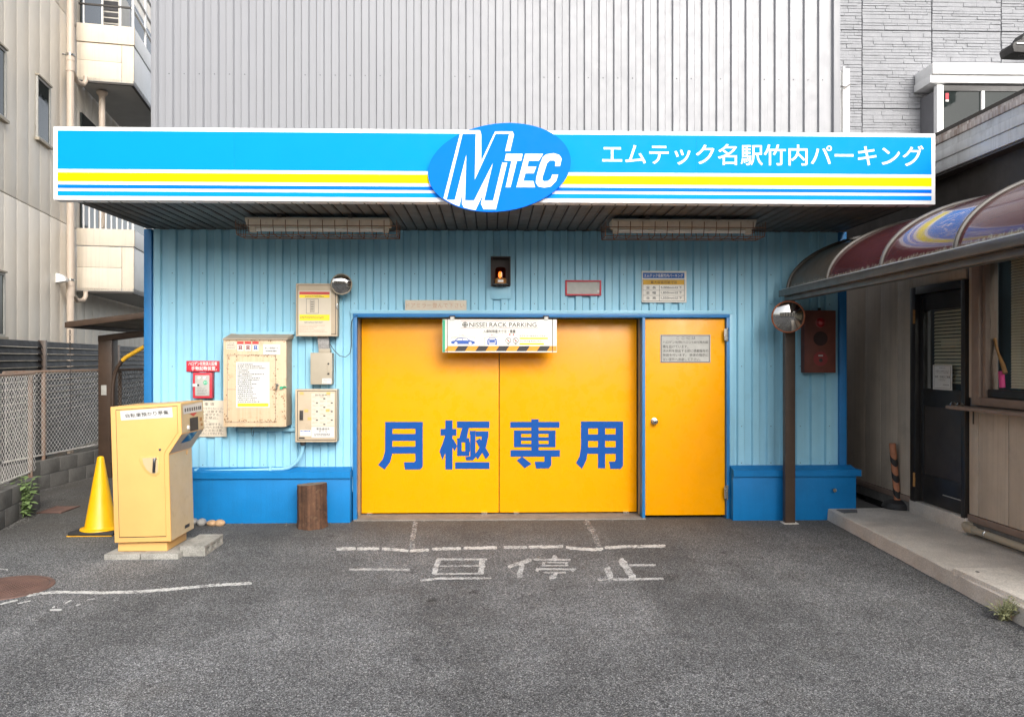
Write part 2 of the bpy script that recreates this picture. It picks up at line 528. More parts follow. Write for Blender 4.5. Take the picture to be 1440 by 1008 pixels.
class MB:
    def __init__(s):
        s.v, s.f, s.smooth = [], [], False

    def add(s, vs, fs):
        k = len(s.v)
        s.v += [Vector(v) for v in vs]
        s.f += [tuple(i + k for i in f) for f in fs]
        return s

    def hexa(s, a):
        """eight corners: bottom loop of four, then top loop of four"""
        return s.add(a, [(0, 3, 2, 1), (4, 5, 6, 7), (0, 1, 5, 4), (1, 2, 6, 5), (2, 3, 7, 6), (3, 0, 4, 7)])

    def box(s, x0, x1, y0, y1, z0, z1):
        x0, x1 = sorted((x0, x1)); y0, y1 = sorted((y0, y1)); z0, z1 = sorted((z0, z1))
        return s.hexa([(x0, y0, z0), (x1, y0, z0), (x1, y1, z0), (x0, y1, z0), (x0, y0, z1), (x1, y0, z1), (x1, y1, z1), (x0, y1, z1)])

    def obox(s, o, a, b, c):
        """corner o and three edge vectors"""
        o, a, b, c = map(Vector, (o, a, b, c))
        if a.cross(b).dot(c) < 0:
            a, b = b, a
        return s.hexa([o, o + a, o + a + b, o + b, o + c, o + a + c, o + a + b + c, o + b + c])

    def prism(s, pts, ext):
        """loop of 3D points pushed along ext"""
        pts = [Vector(p) for p in pts]
        ext = Vector(ext)
        n = len(pts)
        nor = Vector((0, 0, 0))
        for i in range(n):
            nor += pts[i].cross(pts[(i + 1) % n])
        if nor.dot(ext) > 0:
            pts.reverse()
        return s.add(pts + [p + ext for p in pts], [tuple(range(n)), tuple(range(2 * n - 1, n - 1, -1))] +
                     [(i, i + n, (i + 1) % n + n, (i + 1) % n) for i in range(n)])

    def flat(s, pts):
        return s.add(pts, [tuple(range(len(pts)))])

    def tube(s, pts, r, n=8, caps=True, taper=None):
        pts = [Vector(p) for p in pts]
        vs, fs = [], []
        m = len(pts)
        prev = None
        for i, p in enumerate(pts):
            d = (pts[min(i + 1, m - 1)] - pts[max(i - 1, 0)]).normalized()
            if prev is None:
                a = d.cross(Vector((0, 0, 1)) if abs(d.z) < .9 else Vector((1, 0, 0))).normalized()
            else:
                a = (prev - d * prev.dot(d)).normalized()
            prev = a
            b = d.cross(a)
            rr = r if taper is None else r * taper[i]
            for k in range(n):
                t = 2 * PI * k / n
                vs.append(p + (a * math.cos(t) + b * math.sin(t)) * rr)
        for i in range(m - 1):
            for k in range(n):
                fs.append((i * n + k, i * n + (k + 1) % n, (i + 1) * n + (k + 1) % n, (i + 1) * n + k))
        if caps:
            fs.append(tuple(range(n - 1, -1, -1)))
            fs.append(tuple(range((m - 1) * n, m * n)))
        s.smooth = True
        return s.add(vs, fs)

    def lathe(s, prof, o, ax=(0, 0, 1), n=24, caps=True):
        """prof: (radius, along) pairs"""
        o, ax = Vector(o), Vector(ax).normalized()
        a = ax.cross(Vector((0, 0, 1)) if abs(ax.z) < .9 else Vector((1, 0, 0))).normalized()
        b = ax.cross(a)
        vs, fs = [], []
        for r, h in prof:
            for k in range(n):
                t = 2 * PI * k / n
                vs.append(o + ax * h + (a * math.cos(t) + b * math.sin(t)) * r)
        for i in range(len(prof) - 1):
            for k in range(n):
                fs.append((i * n + k, i * n + (k + 1) % n, (i + 1) * n + (k + 1) % n, (i + 1) * n + k))
        if caps:
            fs.append(tuple(range(n - 1, -1, -1)))
            fs.append(tuple(range((len(prof) - 1) * n, len(prof) * n)))
        s.smooth = True
        return s.add(vs, fs)

    def xf(s, m):
        s.v = [m @ v for v in s.v]
        return s

    def build(s, name, material, parent=None, bev=0., org=None, angle=35):
        me = bpy.data.meshes.new(name)
        if org is None:
            org = ORG[parent.name] if parent else Vector((0, 0, 0))
        org = Vector(org)
        me.from_pydata([tuple(v - org) for v in s.v], [], s.f)
        if bev:
            bm = bmesh.new()
            bm.from_mesh(me)
            es = [e for e in bm.edges if len(e.link_faces) == 2 and e.calc_face_angle(0) > .6]
            bmesh.ops.bevel(bm, geom=es, offset=bev, segments=2, profile=.6, affect='EDGES', clamp_overlap=True)
            bm.to_mesh(me)
            bm.free()
        me.validate()
        if s.smooth or bev:
            me.shade_smooth()
            me.set_sharp_from_angle(angle=math.radians(angle))
        if material:
            me.materials.append(material)
        o = bpy.data.objects.new(name, me)
        COL.objects.link(o)
        if parent:
            o.parent = parent
            o.location = org - ORG[parent.name]
        else:
            o.location = org
        ORG[o.name] = org
        return o


def copy_part(o, parent, world_org):
    c = o.copy()
    COL.objects.link(c)
    c.parent = parent
    c.location = Vector(world_org) - ORG[parent.name]
    ORG[c.name] = Vector(world_org)
    return c


def rectY(px0, py0, px1, py1, Y):
    """front-facing rectangle seen between two corners, standing at depth Y: x0, x1, z0, z1"""
    a, b = PY(px0, py0, Y), PY(px1, py1, Y)
    return a.x, b.x, b.z, a.z


def plate(name, r, Yf, depth, material, parent, bev=.0):
    x0, x1, z0, z1 = r
    return MB().box(x0, x1, Yf, Yf + depth, z0, z1).build(name, material, parent, bev)


# lettering ---------------------------------------------------------
_tc = {}


def glyphs(s, bold):
    if (s, bold) in _tc:
        return _tc[(s, bold)]
    cu = bpy.data.curves.new('text', 'FONT')
    cu.body = s
    cu.size = 1
    cu.offset = bold
    cu.resolution_u = 3
    ob = bpy.data.objects.new('text', cu)
    me = bpy.data.meshes.new_from_object(ob)
    vs = [v.co.copy() for v in me.vertices]
    fs = [tuple(p.vertices) for p in me.polygons]
    bpy.data.objects.remove(ob)
    bpy.data.curves.remove(cu)
    bpy.data.meshes.remove(me)
    if not vs:
        vs, fs = [Vector((0, 0, 0)), Vector((1, 0, 0)), Vector((1, 1, 0))], [(0, 1, 2)]
    x0, x1 = min(v.x for v in vs), max(v.x for v in vs)
    y0, y1 = min(v.y for v in vs), max(v.y for v in vs)
    vs = [((v.x - x0) / max(1e-6, x1 - x0), (v.y - y0) / max(1e-6, y1 - y0)) for v in vs]
    _tc[(s, bold)] = (vs, fs)
    return vs, fs


def text_mb(mb, s, bl, br, tr, tl, bold=0., lift=(0, 0, 0)):
    bl, br, tr, tl, lift = map(Vector, (bl, br, tr, tl, lift))
    if bold > .015:                      # heavy lettering: the stroke swept round a small circle
        vs, fs = glyphs(s, 0.)
        k = bold / (1 + 2 * bold)
        nor = (br - bl).cross(tl - bl).normalized()
        for i in range(16):
            t = 2 * PI * i / 16
            q = max(abs(math.cos(t)), abs(math.sin(t)))
            du, dv = k * .92 * math.cos(t) / q, k * .92 * math.sin(t) / q
            P = [(k + u * (1 - 2 * k) + du, k + v * (1 - 2 * k) + dv) for u, v in vs]
            mb.add([(bl * (1 - u) + br * u) * (1 - v) + (tl * (1 - u) + tr * u) * v + lift + nor * (.00012 * i) for u, v in P], fs)
        return mb
    vs, fs = glyphs(s, bold)
    mb.add([(bl * (1 - u) + br * u) * (1 - v) + (tl * (1 - u) + tr * u) * v + lift for u, v in vs], fs)
    return mb


def text(name, s, material, parent, r, Y, bold=0.):
    """front-facing lettering in the seen rectangle r = (px0, py0, px1, py1) at depth Y"""
    x0, x1, z0, z1 = rectY(*r, Y)
    mb = text_mb(MB(), s, (x0, Y, z0), (x1, Y, z0), (x1, Y, z1), (x0, Y, z1), bold)
    return mb.build(name, material, parent)


def texts(name, rows, material, parent, Y, bold=0.):
    for s, r in rows:
        text(name, s, material, parent, r, Y, bold)


def scribble(mb, r, Y, rows, fill=.55, seed=1, wmin=.5):
    """rows of tiny print too small to read: broken dashes"""
    rg = random.Random(seed)
    x0, x1, z0, z1 = rectY(*r, Y)
    h = (z1 - z0) / rows
    for i in range(rows):
        z = z1 - (i + .5) * h
        x, xe = x0, x0 + (x1 - x0) * rg.uniform(wmin, 1)
        while x < xe:
            w = min(rg.uniform(.35, .9) * h, xe - x)
            a = fill * h / 2 * rg.uniform(.6, 1)
            mb.flat([(x, Y, z - a), (x + w, Y, z - a), (x + w, Y, z + a), (x, Y, z + a)])
            x += w + rg.uniform(.1, .35) * h
    return mb


def frect(mb, r, Y):
    x0, x1, z0, z1 = rectY(*r, Y)
    return mb.flat([(x0, Y, z0), (x1, Y, z0), (x1, Y, z1), (x0, Y, z1)])


def print_rect(name, r, Y, material, parent):
    return frect(MB(), r, Y).build(name, material, parent)


def ring(mb, cx, cz, Y, r0, r1, n=24):
    vs = []
    for k in range(n):
        t = 2 * PI * k / n
        vs += [(cx + r0 * math.cos(t), Y, cz + r0 * math.sin(t)), (cx + r1 * math.cos(t), Y, cz + r1 * math.sin(t))]
    return mb.add(vs, [(2 * k, 2 * k + 1, (2 * k + 3) % (2 * n), (2 * k + 2) % (2 * n)) for k in range(n)])


def structure(o):
    o['kind'] = 'structure'
    return o


YW = 8.30                     # front of the blue siding
TOPZ = 3.06                   # underside of the canopy

# ================================================================== GROUND
g = MB()
g.flat([(-150, -150, 0), (150, -150, 0), (150, 150, 0), (-150, 150, 0)])
structure(g.build('ground', M['asphalt']))

# concrete walkway along the shop
SX = 4.34                     # plane of the shop wall
wk = MB()
e0, e1 = PZ(1165, 715, .12), PZ(1345, 806, .12)
dirw = (e1 - e0) / (e1.y - e0.y)
xa = lambda y: e0.x + dirw.x * (y - e0.y)
yn, yf = 2.6, e0.y + .02
n = 60
top, bot = [], []
rg = random.Random(3)
for i in range(n + 1):
    y = yf + (yn - yf) * i / n
    top.append(Vector((xa(y) + rg.uniform(-.006, .006), y, .12 + rg.uniform(-.003, .002))))
    bot.append(Vector((xa(y) - .012 + rg.uniform(-.004, .004), y, -.02)))
for i in range(n):
    a, b = top[i], top[i + 1]
    k = Vector((.012, 0, 0))
    up = Vector((0, 0, .006))
    wk.add([bot[i], bot[i + 1], b - up, a - up], [(0, 1, 2, 3)])
    wk.add([a - up, b - up, b + k, a + k], [(0, 1, 2, 3)])
    wk.add([a + k, b + k, (SX + .1, b.y, .12), (SX + .1, a.y, .12)], [(0, 1, 2, 3)])
wk.add([(xa(yf), yf, -.02), (SX, yf, -.02), (SX, yf, .12), (xa(yf), yf, .12)], [(3, 2, 1, 0)])
wk.f = [tuple(reversed(f)) for f in wk.f]
walk = structure(wk.build('walkway', M['concrete']))
pt = MB()
q = [PZ(1176, 716, .126), PZ(1205, 716, .126), PZ(1206, 720.5, .126), PZ(1187, 721, .126)]
pt.prism([v - Vector((0, 0, .01)) for v in q], (0, 0, .01)).build('patch', M['concrete_dark'], walk)

KY = PZ(1340, 826, 0).y
kb = thing('kerb_block', 'pale concrete kerb block on the walkway edge beside the right weed', 'kerb', PZ(1340, 826, 0))
y0 = PZ(1340, 826, 0).y
x0 = PZ(1340, 826, 0).x
MB().box(x0, x0 + .42, y0 - 1.1, y0, -.02, .150).build('block', M['kerb'], kb, .012)
MB().lathe([(.0, 0), (.014, 0), (.014, .002), (.0, .002)], (x0 + .11, y0 - .12, .1495), n=12, caps=False).build('hole', M['black'], kb)

# dark floor of the passage and door threshold
structure(MB().box(3.75, SX, YW + .02, 12, -.01, .05).build('passage_floor', M['concrete_dark']))
xl, xr = PY(501, 700, YW).x, PY(899, 700, YW).x
structure(MB().box(xl - .02, xr + .06, YW - .055, YW + .5, -.02, .014).build('threshold', M['concrete_mid'], None, .004))


# road paint --------------------------------------------------------
def stroke(mb, pts, w, z=.004, seed=0, off=(440, 700), sc=2.571):
    """ribbon on the ground along seen points; w in the same units"""
    rg = random.Random(seed)
    P = []
    for u, v in pts:
        P.append(Vector((off[0] + u / sc, off[1] + v / sc, 0)))
    dense = []
    for a, b in zip(P, P[1:]):
        k = max(2, int((b - a).length / 2.2))
        dense += [a.lerp(b, i / k) for i in range(k)]
    dense.append(P[-1])
    L_, R_ = [], []
    for i, p in enumerate(dense):
        d = dense[min(i + 1, len(dense) - 1)] - dense[max(i - 1, 0)]
        nx = Vector((-d.y, d.x, 0)).normalized()
        e = .75 if i in (0, len(dense) - 1) else 1
        a = p + nx * w / sc / 2 * rg.uniform(.75, 1.15) * e
        b = p - nx * w / sc / 2 * rg.uniform(.75, 1.15) * e
        L_.append(PZ(a.x, a.y, z))
        R_.append(PZ(b.x, b.y, z))
    k = len(L_)
    mb.add(L_ + R_, [(i, i + 1, i + 1 + k, i + k) for i in range(k - 1)])
    return mb


mk = thing('stop_marking', 'worn white stop line with four painted characters before the yellow doors', 'road marking', PZ(700, 800))
for i, seg in enumerate([[(85, 184), (155, 182)], [(160, 183), (240, 183)], [(250, 183), (300, 186), (345, 191)], [(350, 191), (420, 187)], [(430, 184), (535, 182)],
                         [(545, 181), (665, 179)], [(690, 178), (775, 178)], [(780, 177), (905, 175)], [(915, 178), (960, 183), (1010, 186), (1050, 184)],
                         [(1055, 180), (1130, 175), (1275, 173)]]):
    stroke(MB(), seg, 11, seed=i).build('line', M['paint'], mk)
chars = {
    'character_one': [([(130, 258), (240, 257), (350, 259)], 8)],
    'character_two': [([(455, 222), (437, 276)], 22), ([(448, 221), (630, 221)], 8), ([(615, 222), (606, 276)], 24), ([(458, 246), (605, 245)], 6),
                      ([(440, 274), (605, 273)], 6), ([(388, 298), (450, 291), (645, 289)], 9)],
    'character_three': [([(790, 223), (745, 236), (706, 249)], 14), ([(757, 236), (745, 288)], 22), ([(866, 212), (882, 221)], 22), ([(798, 222), (932, 223)], 8),
                        ([(828, 233), (924, 233)], 5), ([(826, 244), (924, 244)], 5), ([(835, 232), (833, 246)], 12), ([(915, 232), (917, 246)], 12),
                        ([(808, 256), (952, 257)], 8), ([(812, 256), (808, 264)], 14), ([(946, 257), (936, 264)], 14), ([(833, 269), (915, 269)], 6),
                        ([(880, 268), (874, 283), (855, 289)], 17)],
    'character_four': [([(1062, 250), (1078, 291)], 25), ([(1112, 219), (1160, 291)], 26), ([(1142, 242), (1240, 242)], 8), ([(1030, 295), (1268, 291)], 9)],
}
z = .004
for nm, st in chars.items():
    mb = MB()
    for j, (pts, w) in enumerate(st):
        stroke(mb, pts, w * .92, z=.004 + .0006 * (j % 7), seed=j + len(nm))
    mb.build(nm, M['paint_char'], mk)
mk2 = MB()
stroke(mk2, [(112, 171), (180, 161), (250, 156), (430, 159), (600, 154), (700, 146), (900, 127), (1062, 119)], 12, seed=5, off=(0, 780), sc=3)
tag(mk2.build('edge_line', M['paint'], None, org=PZ(200, 828)), 'thin wavy white line running from the round iron cover to mid left', 'road marking')
mk3 = thing('paint_scraps', 'scattered scraps of worn white paint beside the round iron cover', 'road marking', PZ(40, 845))
for j, (p, w) in enumerate([([(0, 58), (34, 62)], 5), ([(0, 207), (75, 190)], 7), ([(75, 205), (130, 192)], 5), ([(210, 232), (260, 230)], 8), ([(220, 222), (232, 216)], 8),
                            ([(275, 203), (302, 190)], 5), ([(320, 212), (340, 208)], 5), ([(365, 190), (400, 184)], 5)]):
    stroke(MB(), p, w, seed=j, off=(0, 780), sc=3).build('scrap', M['paint'], mk3)
mk4 = thing('tyre_scuffs', 'two pale worn streaks on the asphalt just before the yellow double doors', 'road marking', PZ(700, 745))
for j, (p, w) in enumerate([([(372, 85), (360, 150), (358, 190)], 18), ([(985, 80), (1015, 125), (1035, 180)], 20)]):
    stroke(MB(), p, w, seed=j, z=.003).build('scuff', M['paint_thin'], mk4)

# round iron cover
mc = PZ(6, 827)
mh = thing('manhole_cover', 'rusty red round iron cover set in asphalt at left edge', 'manhole cover', mc)
MB().lathe([(0, .001), (.29, .001), (.29, .006), (0, .006)], mc, n=48, caps=False).build('lid', M['manhole'], mh)
MB().lathe([(.296, .0), (.296, .008), (.325, .008), (.33, .0)], mc, n=48, caps=False).build('rim', M['manhole'], mh)
mb = MB()
for i in range(-9, 10):
    for j in range(-9, 10):
        x, y = i * .03, j * .03
        if x * x + y * y < .255 ** 2:
            mb.box(mc.x + x - .009, mc.x + x + .009, mc.y + y - .009, mc.y + y + .009, .006, .0095)
tag(mb.build('studs', M['manhole'], mh), kind='stuff')

# drain grate
ga, gb = PZ(52, 722), PZ(116, 711)
dg = thing('drain_grate', 'rusty slotted drain grate in asphalt behind the yellow cone', 'drain grate', ga)
gw, gl = .38, gb.x - ga.x
MB().box(ga.x, gb.x, ga.y, ga.y + gw, -.02, .003).build('pit', M['black'], dg)
for k in range(11):
    y = ga.y + .01 + k * (gw - .03) / 10
    MB().box(ga.x + .01, gb.x - .01, y, y + .016, .003, .012).build('bar', M['manhole'], dg)
for x in (ga.x, gb.x - .02):
    MB().box(x, x + .02, ga.y - .01, ga.y + gw + .01, .002, .014).build('edge', M['manhole'], dg)

# ================================================================== PARKING BUILDING
BX0, BX1 = PY(203, 500, YW).x, PY(1190, 500, YW).x
OX0, OX1 = PY(497, 500, YW).x, PY(1025, 500, YW).x        # outside of the door frame
OZ = PY(700, 441, YW).z
PER, DEP = .1585, .030
bld = thing('parking_building', 'pale blue and grey ribbed metal parking building with yellow doors', 'building', (0, YW, 0))


def corrugated(x0, x1, z0, z1, Y, phase):
    """ribbed sheet; Y is its front face"""
    p = PER
    brk = []
    k = math.floor((x0 - phase) / p) - 1
    while True:
        b = phase + k * p
        if b > x1:
            break
        brk += [(b, 0), (b + p * .42, 0), (b + p * .50, DEP), (b + p * .92, DEP)]
        k += 1
    pts = []

    def at(x):
        for (a, d), (b, e) in zip(brk, brk[1:]):
            if a <= x <= b:
                return d + (e - d) * (x - a) / (b - a)
        return 0
    pts.append((x0, at(x0)))
    pts += [(x, d) for x, d in brk if x0 < x < x1]
    pts.append((x1, at(x1)))
    mb = MB()
    m = len(pts)
    mb.add([(x, Y + d, z0) for x, d in pts] + [(x, Y + d, z1) for x, d in pts], [(i, i + 1, i + 1 + m, i + m) for i in range(m - 1)])
    return mb


ph = PY(237.5, 400, YW).x
TR = .078
corrugated(BX0 + TR, OX0, .30, TOPZ, YW, ph).build('siding', M['siding'], bld)
corrugated(OX0, OX1, OZ, TOPZ, YW, ph).build('siding', M['siding'], bld)
corrugated(OX1, BX1 - TR, .30, TOPZ, YW, ph).build('siding', M['siding'], bld)
for a, b in ((BX0, BX0 + TR), (BX1 - TR, BX1)):
    MB().box(a, b, YW - .012, YW + .3, .0, TOPZ).build('corner_trim', M['trim'], bld, .003)
TX0, TX1 = PY(213, 100, YW + .05).x, PY(1181, 100, YW + .05).x
corrugated(TX0 + .05, TX1 - .07, TOPZ + .2, 10, YW + .05, PY(233, 100, YW + .05).x).build('upper_siding', M['tower'], bld)
for a, b in ((TX0, TX0 + .05), (TX1 - .072, TX1)):
    MB().box(a, b, YW + .035, YW + .4, TOPZ + .2, 10).build('upper_corner_trim', M['tower'], bld, .003)
# body behind, open where the doors stand
REC = .22
body = MB()
body.box(BX0 + .02, OX0, YW + .05, YW + 6, 0, TOPZ)
body.box(OX1, BX1 - .02, YW + .05, YW + 6, 0, TOPZ)
body.box(OX0, OX1, YW + .05, YW + 6, OZ, TOPZ)
body.box(TX0 + .02, TX1 - .02, YW + .09, YW + 6, TOPZ, 10)
body.box(OX0, OX1, YW + REC + .12, YW + 6, 0, OZ)
body.build('body', M['wallbody'], bld)
# screws
sm = MB()


def screw(px, py, Y, m, r=.006):
    p = PY(px, py, Y)
    m.lathe([(r, 0), (r * .7, -.006)], (p.x, p.y, p.z), (0, 1, 0), 6)


p0 = ph + PER * .22
for row in (385.5, 427, 515, 600, 652):
    k = 0
    while True:
        x = ph + PER * (.22 + 2 * k) - PER * 2
        k += 1
        if x > BX1 - .1:
            break
        z = PY(700, row, YW).z
        if x < BX0 + .1 or (OX0 - .05 < x < OX1 + .05 and z < OZ + .05):
            continue
        sm.lathe([(.0055, 0), (.004, -.006)], (x, YW, z), (0, 1, 0), 6)
tag(sm.build('screws', M['screw'], bld), kind='stuff')
sm = MB()
px0 = PY(233, 100, YW + .05).x
rg = random.Random(4)
for k in range(0, 47):
    x = px0 + PER * (k + .22)
    if x < TX1 - .1 and rg.random() < .62:
        sm.lathe([(.006, 0), (.0045, -.006)], (x, YW + .05, PY(700, 106, YW).z), (0, 1, 0), 6)
tag(sm.build('upper_screws', M['screw'], bld), kind='stuff')

# plinths
ZP = .535
for name, a, b in (('plinth', BX0 - .03, OX0 - .012), ('plinth', OX1 + .004, PY(1204, 690, YW - .13).x)):
    pl = MB().box(a, b, YW - .13, YW + .10, -.03, ZP - .07).build(name, M['plinth'], bld, .006)
    cap = MB().box(a - (.0 if a > 0 else .03), b + (.045 if a > 0 else .008), YW - .155, YW + .02, ZP - .07, ZP - .005)
    cap.hexa([(a, YW - .150, ZP - .006), (b, YW - .150, ZP - .006), (b, YW - .004, ZP - .006), (a, YW - .004, ZP - .006),
              (a, YW - .150, ZP - .004), (b, YW - .150, ZP - .004), (b, YW - .004, ZP + .03), (a, YW - .004, ZP + .03)])
    cap.build('cap', M['plinth'], pl)
tp = PY(1171, 688, YW - .13)
MB().lathe([(.012, 0), (.012, .03), (.02, .03), (.02, .055), (0, .055)], tp, (0, -1, 0), 12).build('tap_stub', M['steel'], bld)

# door frame
fr = M['trim']
xL0, xL1 = OX0, PY(502.5, 500, YW).x
xM0, xM1 = PY(902.3, 500, YW).x, PY(906.5, 500, YW).x
xR0, xR1 = PY(1020.5, 500, YW).x, OX1
zH = PY(700, 446.5, YW).z
MB().box(OX0 - .035, OX1 + .035, YW - .012, YW + .03, OZ - .002, OZ + .035).build('flashing', M['siding'], bld, .003)
MB().box(OX1 + .0, OX1 + .045, YW - .010, YW + .03, .53, OZ - .003).build('flashing', M['siding'], bld, .003)
MB().box(xL0, xR1, YW - .035, YW + REC + .1, zH, OZ - .003).build('door_frame_head', fr, bld, .004)
MB().box(xL0, xL1, YW - .033, YW + .06, 0, zH).build('door_frame_jamb', fr, bld, .004)
MB().box(xM0, xM1, YW - .033, YW + .12, 0, zH).build('door_frame_mullion', fr, bld, .004)
MB().box(xR0, xR1, YW - .033, YW + .12, 0, zH).build('door_frame_jamb', fr, bld, .004)
MB().box(xL0 + .001, xL1 - .003, YW + .06, YW + REC + .1, 0, zH).build('reveal', M['boxgrey'], bld)
MB().box(xM0 + .003, xM1 - .003, YW + .12, YW + REC + .1, 0, zH).build('reveal', M['boxgrey'], bld)

# big doors
YD = YW + REC
dz0, dz1 = .030, zH + .0
mid = PY(702, 600, YD).x
dbl = thing('double_door', 'large yellow double door with big blue characters', 'door', (mid, YD, 0))
l1 = MB().box(xL1 + .008, mid - .004, YD, YD + .05, dz0, dz1 - .004).build('left_leaf', M['door'], dbl, .004)
l2 = MB().box(mid + .004, xM0 - .012, YD, YD + .05, dz0, dz1 - .004).build('right_leaf', M['door'], dbl, .004)
bar = lambda a, b, c, d: [(a, b), (c, b), (c, d), (a, d)]
KJ = [
    (l1, 490, [[(168, 530), (202, 530), (200, 680), (190, 715), (165, 748), (135, 727), (157, 700), (167, 665)], bar(200, 530, 340, 562), [(306, 560), (340, 560), (340, 735), (328, 748), (258, 748), (254, 714), (300, 714), (306, 708)],
               bar(200, 585, 308, 617), bar(198, 643, 308, 675)]),
    (l1, 490, [bar(443, 523, 476, 748), bar(421, 562, 494, 593), [(443, 590), (456, 600), (456, 640), (430, 705), (416, 664), (432, 625)], [(474, 606), (482, 612), (497, 640), (486, 665), (474, 645)],
               bar(496, 528, 645, 558), bar(488, 714, 645, 745), [(520, 556), (551, 556), (541, 608), (506, 608)], bar(497, 604, 553, 624), bar(497, 622, 518, 686), bar(516, 664, 553, 686), bar(534, 622, 556, 666),
               [(557, 574), (581, 574), (581, 693), (569, 706), (538, 706), (534, 690), (557, 688)], bar(555, 571, 582, 590), bar(583, 573, 640, 597), [(611, 595), (640, 595), (629, 645), (592, 702), (576, 682), (601, 645)],
               [(582, 616), (602, 605), (646, 680), (628, 701)]]),
    (l2, 490, [bar(740, 530, 965, 557), bar(836, 518, 870, 661), bar(757, 569, 790, 646), bar(915, 569, 947, 646), bar(757, 569, 947, 585), bar(788, 600, 917, 616), bar(757, 631, 947, 646), bar(741, 659, 967, 689),
               [(896, 687), (928, 687), (928, 728), (915, 743), (858, 743), (852, 712), (896, 712)], [(770, 706), (794, 688), (837, 722), (806, 742)]]),
    (l2, 780, [[(120, 528), (154, 528), (153, 650), (145, 705), (125, 745), (97, 718), (113, 690), (120, 650)], bar(152, 528, 313, 560), [(279, 558), (313, 558), (313, 730), (302, 745), (255, 745), (248, 711), (274, 711), (279, 705)],
               bar(198, 558, 231, 742), bar(152, 587, 281, 617), bar(150, 646, 281, 676)]),
]
for leaf, ox, strokes in KJ:
    mb = MB()
    for i, st in enumerate(strokes):
        mb.flat([PY(ox + u / 3.252, 430 + v / 3.252, YD - .002 - .00025 * i) for u, v in st])
    mb.build('character', M['kanji'], leaf)
for px in (520, 681, 726, 880):
    p = PY(px, 721, YD)
    MB().box(p.x - .03, p.x + .03, YD - .02, YD + .04, .012, .034).build('roller', M['steel'], dbl)

# single door
YS = YW + .015
sgl = thing('single_door', 'narrow yellow single door with round knob and grey notice plate', 'door', (xM1, YS, 0))
lf = MB().box(xM1 + .004, xR0 - .004, YS, YS + .045, PY(960, 724, YS).z, zH - .006).build('leaf', M['door'], sgl, .004)
kp = PY(920, 592, YS)
kn = MB().lathe([(.036, 0), (.036, .006), (.014, .010), (.013, .03), (.026, .038), (.031, .05), (.028, .062), (.012, .066), (0, .066)], kp, (0, -1, 0), 24).build('knob', M['steel'], sgl)
MB().lathe([(.007, .0662), (.007, .070), (0, .070)], kp, (0, -1, 0), 10).build('keyhole', M['chrome_dark'], kn)
for a, b in ((461, 480), (682, 702)):
    x0, x1, z0, z1 = rectY(1019, a, 1023.5, b, YS - .05)
    hg = MB()
    hg.tube([(x1 - .004, YW - .043, z0), (x1 - .004, YW - .043, z1)], .010, 8)
    hg.box(x0 - .005, x1 - .004, YW - .0415, YW - .034, z0 + .01, z1 - .01)
    hg.build('hinge', M['steel'], sgl)
npl = plate('notice_plate', rectY(928.5, 470.5, 999, 510, YS), YS - .005, .0045, M['plate'], sgl, .0)
fm = MB()
for r in ((929.5, 471.2, 998, 472.2), (929.5, 508.4, 998, 509.4), (929.5, 471.2, 930.5, 509.4), (997, 471.2, 998, 509.4)):
    frect(fm, r, YS - .0065)
fm.build('border', M['ink_grey'], npl)
texts('lettering', [('こ こ に は', (951, 473.2, 978, 477)), ('ハロゲン化物(ハロン1301)消火設', (932, 479, 996, 483.5)), ('備を設けています。', (932, 485, 968, 489.5)),
                    ('消火剤を放出する前に退避指令の', (932, 491, 996, 495.3)), ('放送を行います。 放送の指示に', (932, 497, 996, 501.2)),
                    ('従い室外へ退避して下さい。', (932, 503, 985, 507.3))], M['ink'], npl, YS - .0068)

# canopy over the front
YS0, YS1 = 6.86, YW
CX0, CX1 = PY(97, 285, 6.8).x, PY(1296, 284, 6.8).x
can = thing('canopy', 'dark ribbed metal canopy roof above the yellow doors', 'canopy', (0, YW, TOPZ))
MB().box(CX0, CX1, YS0, YW + .04, TOPZ + .03, 3.60).build('roof_body', M['soffit'], can)
MB().box(CX0 + .003, CX1 - .003, YS0 + .003, YW + .003, TOPZ + .016, TOPZ + .03).build('backing', M['black'], can)
sp = .105
ns = int((CX1 - CX0) / sp)
s0 = MB().box(0, sp - .013, 0, YW - YS0 - .005, 0, .012)
s0.box(sp - .030, sp - .022, 0, YW - YS0 - .005, -.004, 0)
first = s0.build('soffit_strip', M['soffit'], can, org=(0, 0, 0))
me = first.data
for k in range(ns):
    o = (CX0 + .01 + k * sp, YS0 + .003, TOPZ + .003 + (.003 if k % 3 == 1 else 0))
    if k == 0:
        first.location = Vector(o) - ORG[can.name]
    else:
        copy_part(first, can, o)

# the long sign -----------------------------------------------------
YG = 6.80
sx0, sx1 = PY(75, 230, YG).x, PY(1315.5, 230, YG).x
zt, zb = PY(695, 183, YG).z, PY(695, 284.5, YG).z
sg = thing('fascia_sign', 'long cyan shop sign with yellow and blue stripes and oval emblem', 'sign', ((sx0 + sx1) / 2, YG, zb))
MB().box(sx0, sx1, YG, YG + .12, zb, zt).build('frame', M['sign_white'], sg, .006)
ix0, ix1 = sx0 + .036, sx1 - .036
hz = zt - zb
zz = lambda f: zt - hz * f
lv = YG - .002
bands = [('cyan_panel', .055, .578, 'sign_cyan'), ('yellow_stripe', .625, .745, 'sign_yellow'), ('blue_stripe', .790, .840, 'sign_blue'), ('cyan_stripe', .880, .942, 'sign_cyan')]
seams = [ix0, PY(330, 230, YG).x, PY(655, 230, YG).x, PY(979.5, 230, YG).x, ix1]
for nm, a, b, m in bands:
    for c, d in zip(seams, seams[1:]):
        MB().box(c + .0003, d - .0003, lv, YG + .001, zz(b), zz(a)).build(nm, M[m], sg)
text('lettering', 'エムテック名駅竹内パーキング', M['sign_white'], sg, (847, 201.5, 1299, 234.5), YG - .0035, .008)
